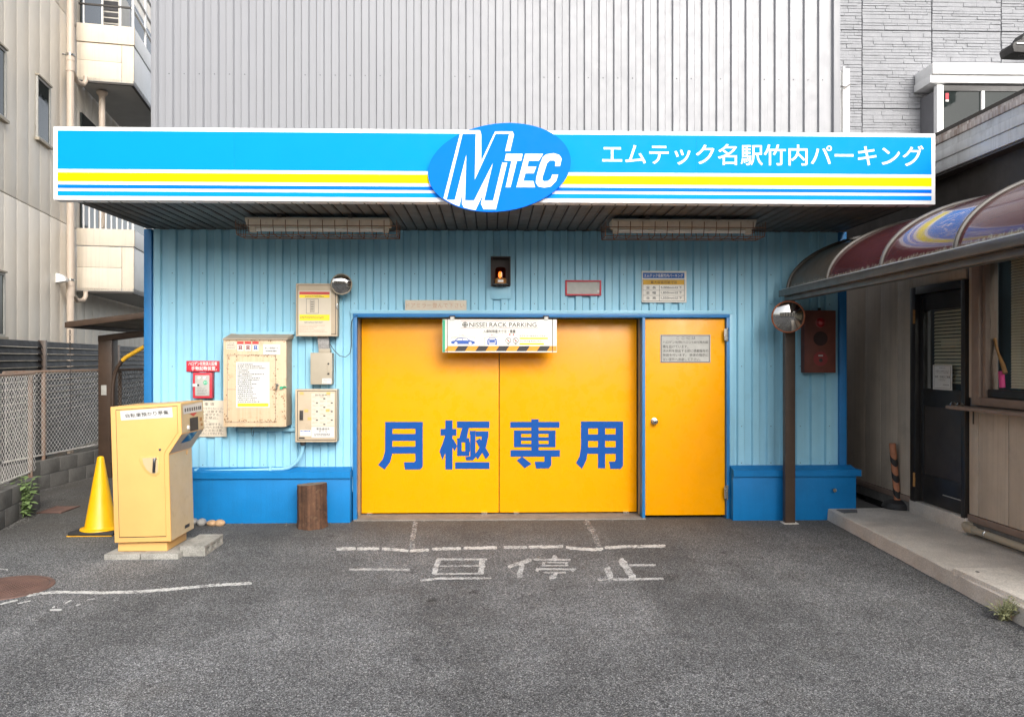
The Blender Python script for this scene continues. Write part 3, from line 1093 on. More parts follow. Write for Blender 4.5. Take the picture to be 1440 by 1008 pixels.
# oval emblem
YE = YG - .045
oc = PY(702.5, 235.5, YE)
kx = (PY(803, 235, YE).x - PY(602, 235, YE).x) / 2
kz = kx * 62.5 / 100.5
th = math.radians(8)
a_ = math.sqrt((kx ** 2 * math.cos(th) ** 2 - kz ** 2 * math.sin(th) ** 2) / math.cos(2 * th))
b_ = math.sqrt((kz ** 2 * math.cos(th) ** 2 - kx ** 2 * math.sin(th) ** 2) / math.cos(2 * th))
el = lambda t, k=1.: (oc.x + k * (a_ * math.cos(t) * math.cos(th) - b_ * math.sin(t) * math.sin(th)), YE, oc.z + k * (a_ * math.cos(t) * math.sin(th) + b_ * math.sin(t) * math.cos(th)))
em = MB().prism([el(2 * PI * i / 96) for i in range(96)], (0, .04, 0)).build('emblem', M['sign_blue'], sg)
em.data.shade_smooth()
em.data.set_sharp_from_angle(angle=.6)


def emblem_poly(name, pts, sc, off, dy, m):
    P = [PY(off[0] + u / sc, off[1] + v / sc, YE) for u, v in pts]
    # keep inside the oval
    Q = []
    for p in P:
        dx, dz = p.x - oc.x, p.z - oc.z
        u, v = (dx * math.cos(th) + dz * math.sin(th)) / a_, (-dx * math.sin(th) + dz * math.cos(th)) / b_
        r = math.hypot(u, v)
        if r > .985 and v < 0:
            t = math.atan2(v, u)
            e = el(t, .985)
            p = Vector((e[0], YE, e[2]))
        Q.append(Vector((p.x, YE - dy, p.z)))
    return MB().prism(Q, (0, .0015, 0)).build(name, M[m], em)


Wp = [(208, 145), (232, 107), (425, 105), (440, 150), (440, 440), (590, 118), (780, 118), (797, 150), (755, 332), (697, 332), (670, 458), (722, 458), (600, 965), (465, 965),
      (437, 905), (460, 800), (375, 978), (310, 965), (250, 945), (230, 905), (232, 795), (197, 935), (150, 915), (100, 890), (60, 868), (28, 845)]
Bp = [(237, 145), (380, 145), (370, 642), (597, 145), (745, 145), (570, 868), (472, 868), (567, 462), (362, 868), (264, 868), (278, 370), (152, 862), (62, 862)]
emblem_poly('letter_m_outline', Wp, 7.75, (620, 170), .002, 'sign_white')
emblem_poly('letter_m', Bp, 7.75, (620, 170), .004, 'sign_blue')
emblem_poly('letter_t', [(728, 272), (840, 272), (830, 318), (802, 318), (758, 497), (725, 497), (765, 318), (718, 318)], 4.8, (560, 160), .002, 'sign_white')
emblem_poly('letter_e', [(857, 272), (978, 272), (950, 318), (880, 318), (871, 358), (932, 358), (915, 403), (858, 403), (845, 455), (912, 455), (924, 497), (798, 497)], 4.8, (560, 160), .002, 'sign_white')
emblem_poly('letter_c', [(1000, 275), (1050, 268), (1088, 280), (1103, 305), (1092, 355), (1058, 355), (1064, 328), (1050, 316), (1025, 316), (1005, 335), (975, 425), (972, 448),
                         (985, 457), (1010, 455), (1030, 440), (1040, 412), (1080, 412), (1066, 455), (1030, 492), (985, 500), (945, 492), (928, 465), (932, 430), (955, 345), (975, 295)],
            4.8, (560, 160), .002, 'sign_white')

# fluorescent fixtures ----------------------------------------------
for (xa_, xb_, lab) in ((345, 548, 'caged fluorescent lamp under canopy, above the beige cabinets'), (861, 1063, 'caged fluorescent lamp under canopy, above the dimension table sign')):
    a, b = PY(xa_, 303, 7.42).x, PY(xb_, 303, 7.42).x
    fx = thing('fluorescent_lamp', lab, 'lamp', ((a + b) / 2, 7.5, TOPZ), 'caged lamps under the canopy')
    zt_ = TOPZ - .03
    MB().prism([(a, 7.40, zt_), (a, 7.62, zt_), (a, 7.62, zt_ - .02), (a, 7.56, zt_ - .075), (a, 7.46, zt_ - .075), (a, 7.40, zt_ - .02)], (b - a, 0, 0)).build('housing', M['fixture'], fx, .004)
    tb = MB().tube([(a + .06, 7.51, zt_ - .10), (b - .06, 7.51, zt_ - .10)], .017, 12).build('tube', M['tube_white'], fx)
    for x in (a + .02, b - .075):
        MB().box(x, x + .055, 7.48, 7.54, zt_ - .125, zt_ - .073).build('socket', M['fixture'], fx, .006)
    w = b - a
    for t in (.24, .73):
        MB().box(a + w * t - .02, a + w * t + .02, 7.385, 7.635, zt_ - .005, TOPZ + .004).build('bracket', M['dark_frame'], fx)
    cg = MB()
    z1, z2 = zt_ - .085, zt_ - .165
    ya, yb = 7.36, 7.66
    for y, zq in ((ya, z1), (yb, z1), (ya + .03, z2), (yb - .03, z2), ((ya + yb) / 2, z2 - .004)):
        cg.tube([(a - .07, y, zq), (b + .07, y, zq)], .0045, 5)
    for k in range(14):
        x = a - .07 + (w + .14) * k / 13
        cg.tube([(x, ya, zt_ - .03), (x, ya, z1), (x, ya + .03, z2), (x, yb - .03, z2), (x, yb, z1), (x, yb, zt_ - .03)], .0040, 5)
    for x in (a - .07, b + .07):
        for y in (7.43, 7.51, 7.59):
            cg.tube([(x, y, zt_ - .03), (x, y, z2)], .0026, 5)
    tag(cg.build('wire_cage', M['rust'], fx), kind='stuff')

# ================================================================== THINGS ON THE BLUE WALL


def cabinet(name, label, cat, fr, side_px, Yf, material, side_mat, bev=.006, Yb=None):
    """wall box: front rectangle fr seen at Yf, body back to the wall"""
    x0, x1, z0, z1 = rectY(*fr, Yf)
    t = thing(name, label, cat, ((x0 + x1) / 2, Yf, z0))
    MB().box(x0 + .004, x1 - .004, Yf + .018, Yb or (YW + .012), z0 + .004, z1 - .004).build('housing', side_mat, t, .004)
    dr = MB().box(x0, x1, Yf, Yf + .0175, z0, z1).build('door', material, t, bev)
    return t, dr


# large weathered cabinet
YC = 8.05
cb, dr = cabinet('weathered_cabinet', 'large peeling cream metal cabinet with a white notice sheet', 'cabinet', (314, 476, 402.5, 600), None, YC, M['cab'], M['cab_side'])
x0, x1, z0, z1 = rectY(313, 472, 404, 478, YC - .012)
MB().hexa([(x0, YC - .015, z0), (x1, YC - .015, z0), (x1, YW, z0 + .02), (x0, YW, z0 + .02), (x0, YC - .015, z0 + .012), (x1, YC - .015, z0 + .012), (x1, YW, z1 + .03), (x0, YW, z1 + .03)]).build('rain_hood', M['cab_side'], cb)
YL = YC - .0015
fm = MB()
for r in ((319, 499, 388, 500.2), (319, 593, 388, 594.2), (319, 499, 320.2, 594), (387, 499, 388.2, 594), (319, 547, 332, 548), (379, 547, 388, 548)):
    frect(fm, r, YL)
fm.build('door_groove', M['cab_side'], dr)
# peeled paint: irregular flakes along the grooves
rg = random.Random(12)
fl = MB()
cab_rust = mat('peeled_rust', (.22, .125, .06), .9, var=.35, vscale=60)
lines = [((319, 500), (388, 500), 40), ((319, 592), (388, 592), 46), ((321, 500), (321, 592), 26), ((387, 500), (387, 592), 46), ((333, 503), (333, 545), 24), ((399, 540), (400, 596), 26), ((384, 545), (398, 560), 22), ((316, 478), (400, 479), 22), ((316, 580), (318, 598), 18)]
for (a, b, n) in lines:
    for i in range(n):
        t = rg.random()
        cx, cy = a[0] + (b[0] - a[0]) * t + rg.gauss(0, 1.2), a[1] + (b[1] - a[1]) * t + rg.gauss(0, 1.2)
        cx, cy = min(max(cx, 315.2), 401.2), min(max(cy, 477.2), 598.6)
        k = rg.randint(5, 7)
        r = rg.uniform(.25, 1.0)
        loop = [(cx + r * rg.uniform(.5, 1.5) * math.cos(2 * PI * j / k), cy + r * rg.uniform(.5, 1.5) * math.sin(2 * PI * j / k)) for j in range(k)]
        fl.flat([PY(u, v, YL - .0004 - .00002 * i) for u, v in loop])
tag(fl.build('peeled_flakes', cab_rust, dr), kind='stuff')
nt = print_rect('notice_sheet', (332, 509, 379, 573), YL - .0016, M['paper_white'], cb)
mbx = scribble(MB(), (334, 511, 377, 566), YL - .0022, 20, .55, 3, .35)
tag(mbx.build('small_print', M['ink_grey'], nt), kind='stuff')
print_rect('yellow_strip', (334, 567, 377.5, 571.5), YL - .0022, M['yellow_print'], nt)
tag(scribble(MB(), (335, 567.4, 377, 571), YL - .0026, 2, .5, 9, .9).build('strip_print', M['ink'], nt), kind='stuff')
for r in ((318, 480.5, 332.5, 491.5),):
    st = print_rect('sticker', r, YL - .001, M['paper'], cb)
    tag(scribble(MB(), (319, 481.5, 331.5, 490.5), YL - .0014, 4, .4, 4, .8).build('small_print', M['ink_grey'], st), kind='stuff')
for a in (333.5, 344.2, 354.8):
    st = print_rect('warning_sticker', (a, 480, a + 9, 493.5), YL - .001, M['paper_white'], cb)
    print_rect('red_band', (a, 480, a + 9, 484), YL - .0014, M['ink_red'], st)
    mm = MB()
    for u, v, w, h in ((2, 486, 5, 1.2), (2.4, 487.2, 1.2, 4), (5.4, 487.2, 1.2, 4), (3.4, 488.4, 2.2, 1.4), (1.6, 490.6, 6, .8)):
        frect(mm, (a + u, v, a + u + w, v + h), YL - .0014)
    mm.build('pictogram', M['car_blue'] if a > 350 else M['alarm_red'], st)
st = print_rect('sticker', (370, 484, 394, 498.5), YL - .001, M['paper_white'], cb)
text('lettering', '新しい開閉器です', M['ink'], st, (372.5, 488, 391, 491), YL - .0014)
tag(scribble(MB(), (373.5, 492.5, 390, 495), YL - .0014, 1, .7, 3, .9).build('small_print', M['ink'], st), kind='stuff')
hp = PY(390.5, 541, YC)
hn = MB().lathe([(.014, 0), (.014, .012), (.008, .016), (.008, .03)], hp, (0, -1, 0), 14)
hn.box(hp.x - .006, hp.x + .006, YC - .036, YC - .026, hp.z - .05, hp.z + .012)
hn.build('handle', M['steel'], cb)
pk = PY(396, 545, YC)
lk = MB().lathe([(.016, 0), (.016, .02), (0, .02)], pk, (0, -1, 0), 14)
lk.tube([pk + Vector((.012, -.012, .0)), pk + Vector((.03, -.02, .012)), pk + Vector((.05, -.01, .006))], .008, 6)
lk.build('padlock', M['green_print'], cb)
MB().tube([PY(355, 600, YC + .1) + Vector((math.cos(t) * .012 - .0, 0, -.03 - math.sin(t) * .045 - .02)) for t in [i * PI / 8 - .3 for i in range(14)]], .002, 5).build('wire_loop', M['dark_frame'], cb)
for r in ((332, 466.5, 414, 470.5), (334, 602, 418, 606.5)):
    plate('mounting_rail', rectY(*r, YW - .03), YW - .03, .028, M['siding'], cb, .003)

# notice box with red and yellow poster
YB = 8.17
nb, dr = cabinet('notice_box', 'beige wall box holding a red and yellow headed poster', 'cabinet', (416, 398.5, 474.5, 473), None, YB, M['boxbeige'], M['boxgrey'])
fm = MB()
for r in ((418.5, 400.8, 472.8, 401.6), (418.5, 469.5, 472.8, 470.3), (418.5, 400.8, 419.3, 470), (471.5, 400.8, 472.3, 470)):
    frect(fm, r, YB - .001)
fm.build('groove', M['dark_frame'], dr)
ps = print_rect('poster', (419.3, 408.7, 465.5, 471.5), YB - .0016, M['paper'], nb)
yp = YB - .0022
rb = print_rect('red_band', (421, 410.3, 463.5, 414.2), yp, M['ink_red'], ps)
print_rect('yellow_band', (421, 414.5, 463.5, 418.8), yp, M['yellow_print'], ps)
print_rect('yellow_band', (421, 442.3, 463.5, 450.8), yp, M['yellow_print'], ps)
mm = scribble(MB(), (429, 415, 456, 418.4), yp - .0005, 2, .45, 3, .8)
scribble(mm, (422, 444.4, 462, 448.2), yp - .0005, 2, .5, 4, .8)
scribble(mm, (428, 452, 457, 455), yp - .0005, 2, .4, 5, .8)
for a, b in (((430.5, 420), (448, 441)), ((436, 422), (442, 439))):
    for r in ((a[0], a[1], b[0], a[1] + .5), (a[0], b[1] - .5, b[0], b[1]), (a[0], a[1], a[0] + .5, b[1]), (b[0] - .5, a[1], b[0], b[1])):
        frect(mm, r, yp)
for v in (424, 426.4, 428.8, 431.2, 433.6, 436):
    frect(mm, (437, v, 441, v + 1.1), yp)
tag(mm.build('small_print', M['ink_grey'], ps), kind='stuff')
tag(scribble(MB(), (421, 456.5, 461, 468), yp, 5, .35, 6, .5).build('red_print', M['ink_brown'], ps), kind='stuff')
lt = PY(474, 431, YB)
MB().tube([lt + Vector((.003, -.012, .03)), lt + Vector((.0, -.016, 0)), lt + Vector((.004, -.012, -.03))], .006, 8).build('latch', M['steel'], nb)

# little convex mirror
def round_mirror(name, label, px, py, r, Y, yawdeg, pitch, rim_mat, back=.05):
    p = PY(px, py, Y)
    t = thing(name, label, 'mirror', p)
    ax = Vector((math.sin(math.radians(yawdeg)), -math.cos(math.radians(yawdeg)), -math.sin(math.radians(pitch)))).normalized()
    R = r * 1.9
    prof = []
    for i in range(9):
        a = math.asin(r * .93 / R) * (1 - i / 8)
        prof.append((max(1e-4, R * math.sin(a)), R * math.cos(a) - R * math.cos(math.asin(r * .93 / R)) + .004))
    MB().lathe(prof, p, ax, 40, caps=False).build('mirror_face', M['mirror'], t)
    MB().lathe([(r * .90, -.012), (r, -.010), (r, .006), (r * .965, .012), (r * .925, .006)], p, ax, 40).build('rim', rim_mat, t)
    MB().tube([p - ax * .01, p - ax * back], .012, 8).build('stem', M['dark_frame'], t)
    return t


round_mirror('convex_mirror', 'small round convex mirror on the corner of the notice box', 480.3, 399.7, .110, 8.12, 12, 8, M['boxgrey'], .12)

# small grey panel and mottled conduit
YB2 = 8.19
sp_, dr = cabinet('switch_panel', 'small plain grey-beige switch panel between two wall boxes', 'cabinet', (436.5, 496, 467, 540.5), None, YB2, M['boxgrey'], M['boxgrey'], .004)
x0, x1, z0, z1 = rectY(460, 511, 464, 526, YB2)
MB().box(x0, x1, YB2 - .008, YB2 - .001, z0, z1).build('handle', M['boxgrey'], sp_, .004)
for v in (511.5, 525.5):
    p = PY(462, v, YB2)
    MB().lathe([(.010, .001), (.010, .010), (0, .012)], p, (0, -1, 0), 12).build('screw_head', M['dark_frame'], sp_)
st = print_rect('sticker', (453, 532, 466, 539.5), YB2 - .0015, M['paper_white'], sp_)
tag(scribble(MB(), (454, 533, 465, 539), YB2 - .002, 3, .35, 2, .4).build('small_print', M['ink_grey'], st), kind='stuff')
cdt = thing('mottled_conduit', 'short mottled grey duct between notice box and switch panel', 'conduit', PY(455, 495, 8.25))
a, b = PY(446, 473, 8.24), PY(463.5, 491, 8.24)
mb = MB()
mb.hexa([(a.x + .012, 8.235, b.z), (b.x, 8.235, b.z), (b.x, 8.30, b.z), (a.x + .012, 8.30, b.z), (a.x, 8.235, a.z), (b.x - .01, 8.235, a.z), (b.x - .01, 8.30, a.z), (a.x, 8.30, a.z)])
mb.build('sleeve', M['flex'], cdt, .01)
plate('collar', rectY(448, 490.5, 464, 496, 8.225), 8.225, .08, M['boxgrey'], cdt, .003)
cbl = [(464, 484, 8.22), (470, 493, 8.2), (478, 500.5, 8.2), (486, 502, 8.2), (492, 497, 8.2), (494.5, 485, 8.22), (494, 465, 8.25), (494.5, 452, 8.27), (498, 446, 8.27), (503, 443.5, 8.26)]
tag(MB().tube([PY(*c) for c in cbl], .004, 6).build('loose_cable', M['ink'], None, org=PY(*cbl[0])), 'thin dark cable sagging from the mottled duct to the door frame', 'cable')

# list box
YB3 = 8.14
lb, dr = cabinet('list_box', 'beige wall box papered with a list sheet, above the curved conduit', 'cabinet', (415, 547, 473.5, 621.5), None, YB3, M['boxbeige'], M['boxgrey'])
fm = MB()
for r in ((418, 549.3, 472.5, 550.1), (418, 618.3, 472.5, 619.1), (418, 549.3, 418.8, 619), (471.8, 549.3, 472.6, 619)):
    frect(fm, r, YB3 - .001)
fm.build('groove', M['dark_frame'], dr)
yp = YB3 - .0016
sh = print_rect('list_sheet', (438, 553, 470, 599), yp, M['paper'], lb)
mm = MB()
for c in range(3):
    for r in range(7):
        u, v = 439.2 + c * 10.4, 556.5 + r * 6
        scribble(mm, (u, v, u + 8.5, v + 3.2), yp - .0006, 3, .3, c * 9 + r, .4)
        if (r * 3 + c) % 2:
            frect(mm, (u + 5, v + 3, u + 8, v + 5), yp - .0006)
tag(mm.build('small_print', M['ink_grey'], sh), kind='stuff')
text('heading', '緊急連絡先', M['ink'], sh, (443, 554, 465, 556.4), yp - .0006)
s2 = print_rect('contact_sheet', (438, 600, 470, 615), yp, M['paper_white'], lb)
texts('lettering', [('緊急連絡先', (445, 601.3, 463.5, 604.5)), ('Ｍ Ｔ Ｓ', (449, 605.2, 459.5, 607.8))], M['ink'], s2, yp - .0006, .01)
tag(scribble(MB(), (442, 608.8, 466, 613.2), yp - .0006, 2, .5, 3, .9).build('small_print', M['ink'], s2), kind='stuff')
for u, v in ((421.5, 551), (428, 575.5), (432.5, 586.5), (459, 551), (458, 575)):
    print_rect('tape', (u, v, u + 5.5, v + 4), yp - .001, M['machine'], lb)
s3 = print_rect('sticker', (422, 604.5, 437.5, 613), yp, M['paper_white'], lb)
tag(scribble(MB(), (422.5, 604.8, 437, 607.2), yp - .0006, 1, .7, 8, .95).build('small_print', M['car_blue'], s3), kind='stuff')
plate('lock', rectY(421.5, 577, 426.5, 590.5, YB3), YB3 - .010, .009, M['dark_frame'], lb, .003)
plate('name_tag', rectY(420, 614.7, 428.5, 616.8, YB3), YB3 - .003, .002, M['ink'], lb)

# conduit from the list box down to the plinth top
cd_ = thing('blue_conduit', 'light blue conduit pipe curving down from the list box along the plinth', 'conduit', PY(425, 622, 8.2))
pth = [PY(426, 624, 8.2)]
pth += [PY(u, v, 8.22) for u, v in ((425.5, 630), (424, 638), (420, 646), (414, 653), (406, 657.5), (396, 659.5), (380, 660), (340, 661.5), (300, 662.5), (262, 663.5))]
MB().tube(pth, .017, 10).build('pipe', M['siding'], cd_)
p = PY(426, 622, 8.2)
MB().lathe([(.03, .012), (.03, -.02), (.022, -.03)], p, (0, 0, 1), 14).build('gland', M['dark_frame'], cd_)
for u, v in ((380.5, 660), (276, 662.5)):
    c = PY(u, v, 8.22)
    MB().box(c.x - .012, c.x + .012, 8.195, 8.30, c.z - .024, c.z + .026).build('clip', M['siding'], cd_, .004)

# red warning plate, push-button box, notice board
rs = thing('red_plate', 'small scuffed red plate with white characters above the push-button box', 'sign', PY(285, 523, 8.28))
plate('panel', rectY(262, 507.3, 308.5, 522.5, 8.285), 8.285, .012, M['red'], rs, .003)
texts('lettering', [('ハロゲン化物消火設備', (265, 508.5, 305, 514)), ('手動起動装置。', (269, 515, 305, 520.8))], M['white_print'], rs, 8.2838, .008)
cbx = thing('push_button_box', 'red framed emergency push-button box with green dot', 'call box', PY(284, 560, 8.25))
x0, x1, z0, z1 = rectY(271, 524, 298, 560, 8.24)
MB().box(x0, x1, 8.24, 8.305, z0, z1).build('housing', M['red'], cbx, .006)
x0, x1, z0, z1 = rectY(274.3, 527.5, 294.5, 556.5, 8.236)
MB().box(x0, x1, 8.234, 8.2395, z0, z1).build('cover', M['plate'], cbx, .003)
for u in (280, 287.5):
    MB().lathe([(.012, 0), (.012, .006), (0, .008)], PY(u, 531, 8.2335), (0, -1, 0), 14).build('button', M['white_print'], cbx)
MB().lathe([(.022, .0), (.022, .001), (0, .001)], PY(288.7, 538, 8.2335), (0, -1, 0), 20).build('green_dot', M['green_print'], cbx)
text('lettering', '押す', M['white_print'], cbx, (286.6, 536.7, 290.8, 539.3), 8.2318)
plate('tape', rectY(270.8, 539.5, 277, 543.5, 8.232), 8.2325, .001, M['paper_white'], cbx)
plate('lock', rectY(277.5, 540.2, 280, 542.8, 8.231), 8.2302, .004, M['ink'], cbx)
tag(scribble(MB(), (277, 545, 292, 555), 8.2332, 5, .3, 3, .7).build('small_print', M['ink_grey'], cbx), kind='stuff')
nbd = thing('rules_board', 'cream notice board of dark writing half hidden behind the yellow machine', 'sign', PY(295, 614, 8.28))
plate('panel', rectY(262, 563, 318.5, 614, 8.286), 8.286, .011, M['paper'], nbd, .002)
texts('lettering', [('注 意 事 項', (272, 566, 301, 570.3))] + [(s, (264, 572.5 + i * 4.4, 264 + w, 576 + i * 4.4)) for i, (s, w) in enumerate((
    ('必ずこのきまりを守らないこと。', 50), ('次のことに注意する。', 50), ('ないことも厳守する。', 46), ('大音声発生禁止。', 43), ('清掃する。', 31), ('ここに入るもの厳守する。', 48),
    ('たばこは室内へお持ち', 49), ('こと。ピンと火気注意。', 50), ('こと禁止。出ろことを禁止する。', 50)))], M['ink_grey'], nbd, 8.2845)

# beacon lamp
bc = thing('beacon_lamp', 'lit amber beacon lamp in an open dark metal box', 'lamp', PY(704, 402, 8.2))
x0, x1, z0, z1 = rectY(690, 360.5, 718, 401.5, 8.16)
MB().box(x0, x1, 8.285, 8.298, z0, z1).build('back', M['dark_frame'], bc)
MB().box(x0, x0 + .008, 8.16, 8.284, z0, z1).build('side', M['dark_frame'], bc)
MB().box(x1 - .008, x1, 8.16, 8.284, z0, z1).build('side', M['dark_frame'], bc)
MB().box(x0 + .0085, x1 - .0085, 8.16, 8.284, z1 - .008, z1).build('top', M['dark_frame'], bc)
cx = (x0 + x1) / 2
zb_ = PY(704, 399, 8.22).z
MB().box(cx - .075, cx + .075, 8.17, 8.284, zb_ - .012, zb_).build('shelf', M['dark_frame'], bc, .003)
lo = MB().lathe([(.062, 0), (.062, .045), (.055, .055)], (cx, 8.225, zb_), (0, 0, 1), 24).build('base', M['wood'], bc)
plate('maker_tag', (cx - .028, cx + .028, zb_ + .012, zb_ + .034), 8.1605, .002, M['white_print'], bc)
MB().lathe([(.055, .056), (.055, .15), (.050, .165), (.03, .175), (0, .177)], (cx, 8.225, zb_), (0, 0, 1), 24, caps=False).build('lens', M['amber'], bc)
MB().lathe([(.004, .06), (.018, .075), (.02, .10), (.012, .125), (0, .13)], (cx - .005, 8.222, zb_), (0, 0, 1), 12, caps=False).build('bulb', M['lamp'], bc)
for u in (-.03, 0, .03):
    MB().tube([(cx + u, 8.2, zb_ - .012), (cx + u, 8.2, zb_ - .035)], .007, 8).build('cable_gland', M['ink'], bc)
plate('mounting_plate', rectY(690, 402, 718.5, 420.5, 8.285), 8.288, .011, M['siding'], bc, .002)

# red framed grey board
rf = thing('red_framed_board', 'blank grey board with red frame beside the beacon lamp', 'sign', PY(820, 415, 8.28))
x0, x1, z0, z1 = rectY(795, 394, 845.5, 415.8, 8.28)
t_ = .018
MB().box(x0, x1, 8.275, 8.298, z1 - t_, z1).build('frame_bar', M['red'], rf, .003)
MB().box(x0, x1, 8.275, 8.298, z0, z0 + t_).build('frame_bar', M['red'], rf, .003)
MB().box(x0, x0 + t_, 8.277, 8.298, z0 + t_, z1 - t_).build('frame_bar', M['red'], rf, .002)
MB().box(x1 - t_, x1, 8.277, 8.298, z0 + t_, z1 - t_).build('frame_bar', M['red'], rf, .002)
MB().box(x0 + t_, x1 - t_, 8.284, 8.297, z0 + t_, z1 - t_).build('panel', M['plate'], rf)
plate('sticker', rectY(840, 408, 843, 411, 8.283), 8.283, .0008, M['paper_white'], rf)

# dimension table sign
ds = thing('dimension_sign', 'white size-limit table sign with dark blue and gold headers', 'sign', PY(934, 425, 8.28))
plate('panel', rectY(902.5, 381, 965.5, 425.5, 8.285), 8.285, .012, M['board'], ds, .003)
ys = 8.2845
print_rect('blue_header', (904, 383.5, 962.5, 391.5), ys, M['dial'], ds)
print_rect('gold_header', (904.5, 393.6, 962, 400.5), ys, M['gold'], ds)
text('lettering', 'エムテック名駅竹内パーキング', M['white_print'], ds, (905.8, 385.2, 960.5, 390), ys - .0008, .012)
texts('lettering', [('最大収容可能寸法', (915, 395, 952, 399))] + [(a, (908.5, v, 922.5, v + 4)) for a, v in (('全  長', 402.4), ('全  幅', 409.6), ('全  高', 417))] +
      [(a, (929.5, v, 959, v + 4)) for a, v in (('5,000mm以下', 402.4), ('1,850mm以下', 409.6), ('1,550mm以下', 417))], M['ink'], ds, ys - .0008, .006)
fm = MB()
for r in ((903.8, 392.8, 962.6, 393.5), (903.8, 423, 962.6, 423.7), (903.8, 392.8, 904.4, 423.7), (962, 392.8, 962.6, 423.7), (904, 408, 962, 408.5), (904, 415.2, 962, 415.7), (927, 401, 927.5, 423)):
    frect(fm, r, ys - .0004)
fm.build('table_lines', M['ink_grey'], ds)

# faded strip sign over the doors
ss = thing('strip_sign', 'faded cream strip sign with brown characters above the double door', 'sign', PY(612, 438, 8.28))
plate('panel', rectY(569.8, 422, 656, 436.5, 8.288), 8.288, .010, M['paper'], ss, .002)
text('lettering', 'ドアミラー畳んで下さい', M['ink_brown'], ss, (571.5, 426, 653, 433), 8.287, .0)

# rack parking board hanging in front of the double door
hb = thing('parking_board', 'white hanging board with blue cars and orange black hazard stripes', 'sign', PY(702, 495, 8.20))
YH = 8.21
x0, x1, z0, z1 = rectY(622, 449, 783, 495.5, YH)
pn = MB().box(x0, x1, YH, YH + .03, z0, z1).build('panel', M['board'], hb, .004)
yh = YH - .0008
for nm, r, m in (('green_edge', (622.3, 449.5, 626, 495), 'green_print'),):
    print_rect(nm, r, yh, M[m], pn)
hz0, hz1 = 486.5, 493.8
w8 = 14.4
mb, mo = MB(), MB()
for i in range(12):
    a = 625 + i * w8
    q = [(a, hz1), (a + w8, hz1), (a + w8 + 5, hz0), (a + 5, hz0)]
    q = [(min(max(u, 625), 782.5), v) for u, v in q]
    if q[1][0] - q[0][0] < .5:
        continue
    MB().flat([PY(u, v, yh) for u, v in q]).build('hazard_stripe', M['ink'] if i % 2 else M['orange_print'], pn)
text('lettering', 'NISSEI RACK PARKING', M['ink'], pn, (660, 453.6, 754.5, 459.8), yh - .0006, .004)
lc = PY(654, 456.5, yh)
mb = ring(MB(), lc.x, lc.z, yh - .0006, .022, .028)
for r in ((650, 456, 658, 457.2), (653.2, 452.7, 654.6, 460.3)):
    frect(mb, r, yh - .0008)
mb.build('round_mark', M['ink'], pn)
mb = MB()
for r in ((648, 451, 757, 451.5), (648, 461, 757, 461.5)):
    frect(mb, r, yh)
mb.build('red_lines', M['ink_red'], pn)
text('lettering', '入庫制限最大寸法・重量', M['ink'], pn, (679.5, 463.5, 725, 468.3), yh - .0006, .012)


def car_poly(name, pts):
    MB().flat([PY(615 + u / 8.229, 440 + v / 8.229, yh - .0006) for u, v in pts]).build(name, M['car_blue'], pn)


car_poly('car_side_view', [(160, 345), (162, 328), (200, 320), (232, 292), (275, 287), (345, 294), (380, 318), (420, 326), (436, 338), (432, 355), (400, 362), (395, 372), (365, 372), (358, 360),
                           (235, 360), (230, 370), (200, 370), (194, 358), (168, 356)])
mb = MB()
mb.flat([PY(615 + u / 8.229, 440 + v / 8.229, yh - .0012) for u, v in [(215, 318), (238, 298), (285, 294), (285, 318)]])
mb.flat([PY(615 + u / 8.229, 440 + v / 8.229, yh - .0012) for u, v in [(292, 318), (292, 294), (340, 299), (365, 319)]])
for u in (215, 380):
    c = PY(615 + u / 8.229, 440 + 352 / 8.229, yh)
    ring(mb, c.x, c.z, yh - .0012, .0, .016, 14)
mb.build('car_details', M['board'], pn)
car_poly('car_front_view', [(575, 315), (588, 308), (598, 288), (672, 288), (682, 308), (693, 315), (690, 370), (672, 370), (668, 358), (600, 358), (596, 370), (580, 370)])
mb = MB()
mb.flat([PY(615 + u / 8.229, 440 + v / 8.229, yh - .0012) for u, v in [(600, 309), (606, 294), (664, 294), (670, 309)]])
for q in ([(585, 322), (606, 326), (606, 333), (585, 330)], [(684, 322), (663, 326), (663, 333), (684, 330)], [(590, 342), (680, 342), (680, 350), (590, 350)]):
    mb.flat([PY(615 + u / 8.229, 440 + v / 8.229, yh - .0012) for u, v in q])
mb.build('car_details', M['board'], pn)
texts('dimensions', [('5.00m', (646, 470.8, 655, 472.4)), ('1.85m', (688, 470.3, 697, 472))], M['ink_red'], pn, yh - .0006)
mb = MB()
for r in ((635, 474.2, 668, 474.6), (635, 474.2, 635.4, 476), (667.6, 474.2, 668, 476), (684, 473.5, 700, 473.9), (681, 475, 681.4, 485.5), (681, 475, 684, 475.4)):
    frect(mb, r, yh - .0006)
mb.build('dimension_lines', M['ink_grey'], pn)
mb = MB()
for u in (714.7, 725.2):
    c = PY(u, 478.8, yh)
    ring(mb, c.x, c.z, yh - .0006, .025, .030)
    frect(mb, (u - 1.8, 483.8, u + 1.8, 484.6), yh - .0006)
    frect(mb, (u - .3, 482, u + .3, 484.4), yh - .0006)
    for k in (-1, 1):
        q = [(u - 2.4 * k, 477), (u - 1.8 * k, 476.4), (u + 2.4 * k, 480.6), (u + 1.8 * k, 481.2)]
        if k == 1:
            mb.flat([PY(a, b, yh - .0008) for a, b in q])
mb.build('prohibition_marks', M['ink'], pn)
mb = MB()
for u in (717, 722):
    frect(mb, (u - .8, 469.2, u + .8, 471.6), yh - .0006)
for u in (714.7, 725.2):
    frect(mb, (u - 1, 478.2, u + 1, 480), yh - .001)
mb.build('red_marks', M['ink_red'], pn)
for v in (474.8, 482.6):
    print_rect('yellow_underline', (730.5, v, 770.5 if v < 480 else 765, v + 2), yh - .0004, M['sign_yellow'], pn)
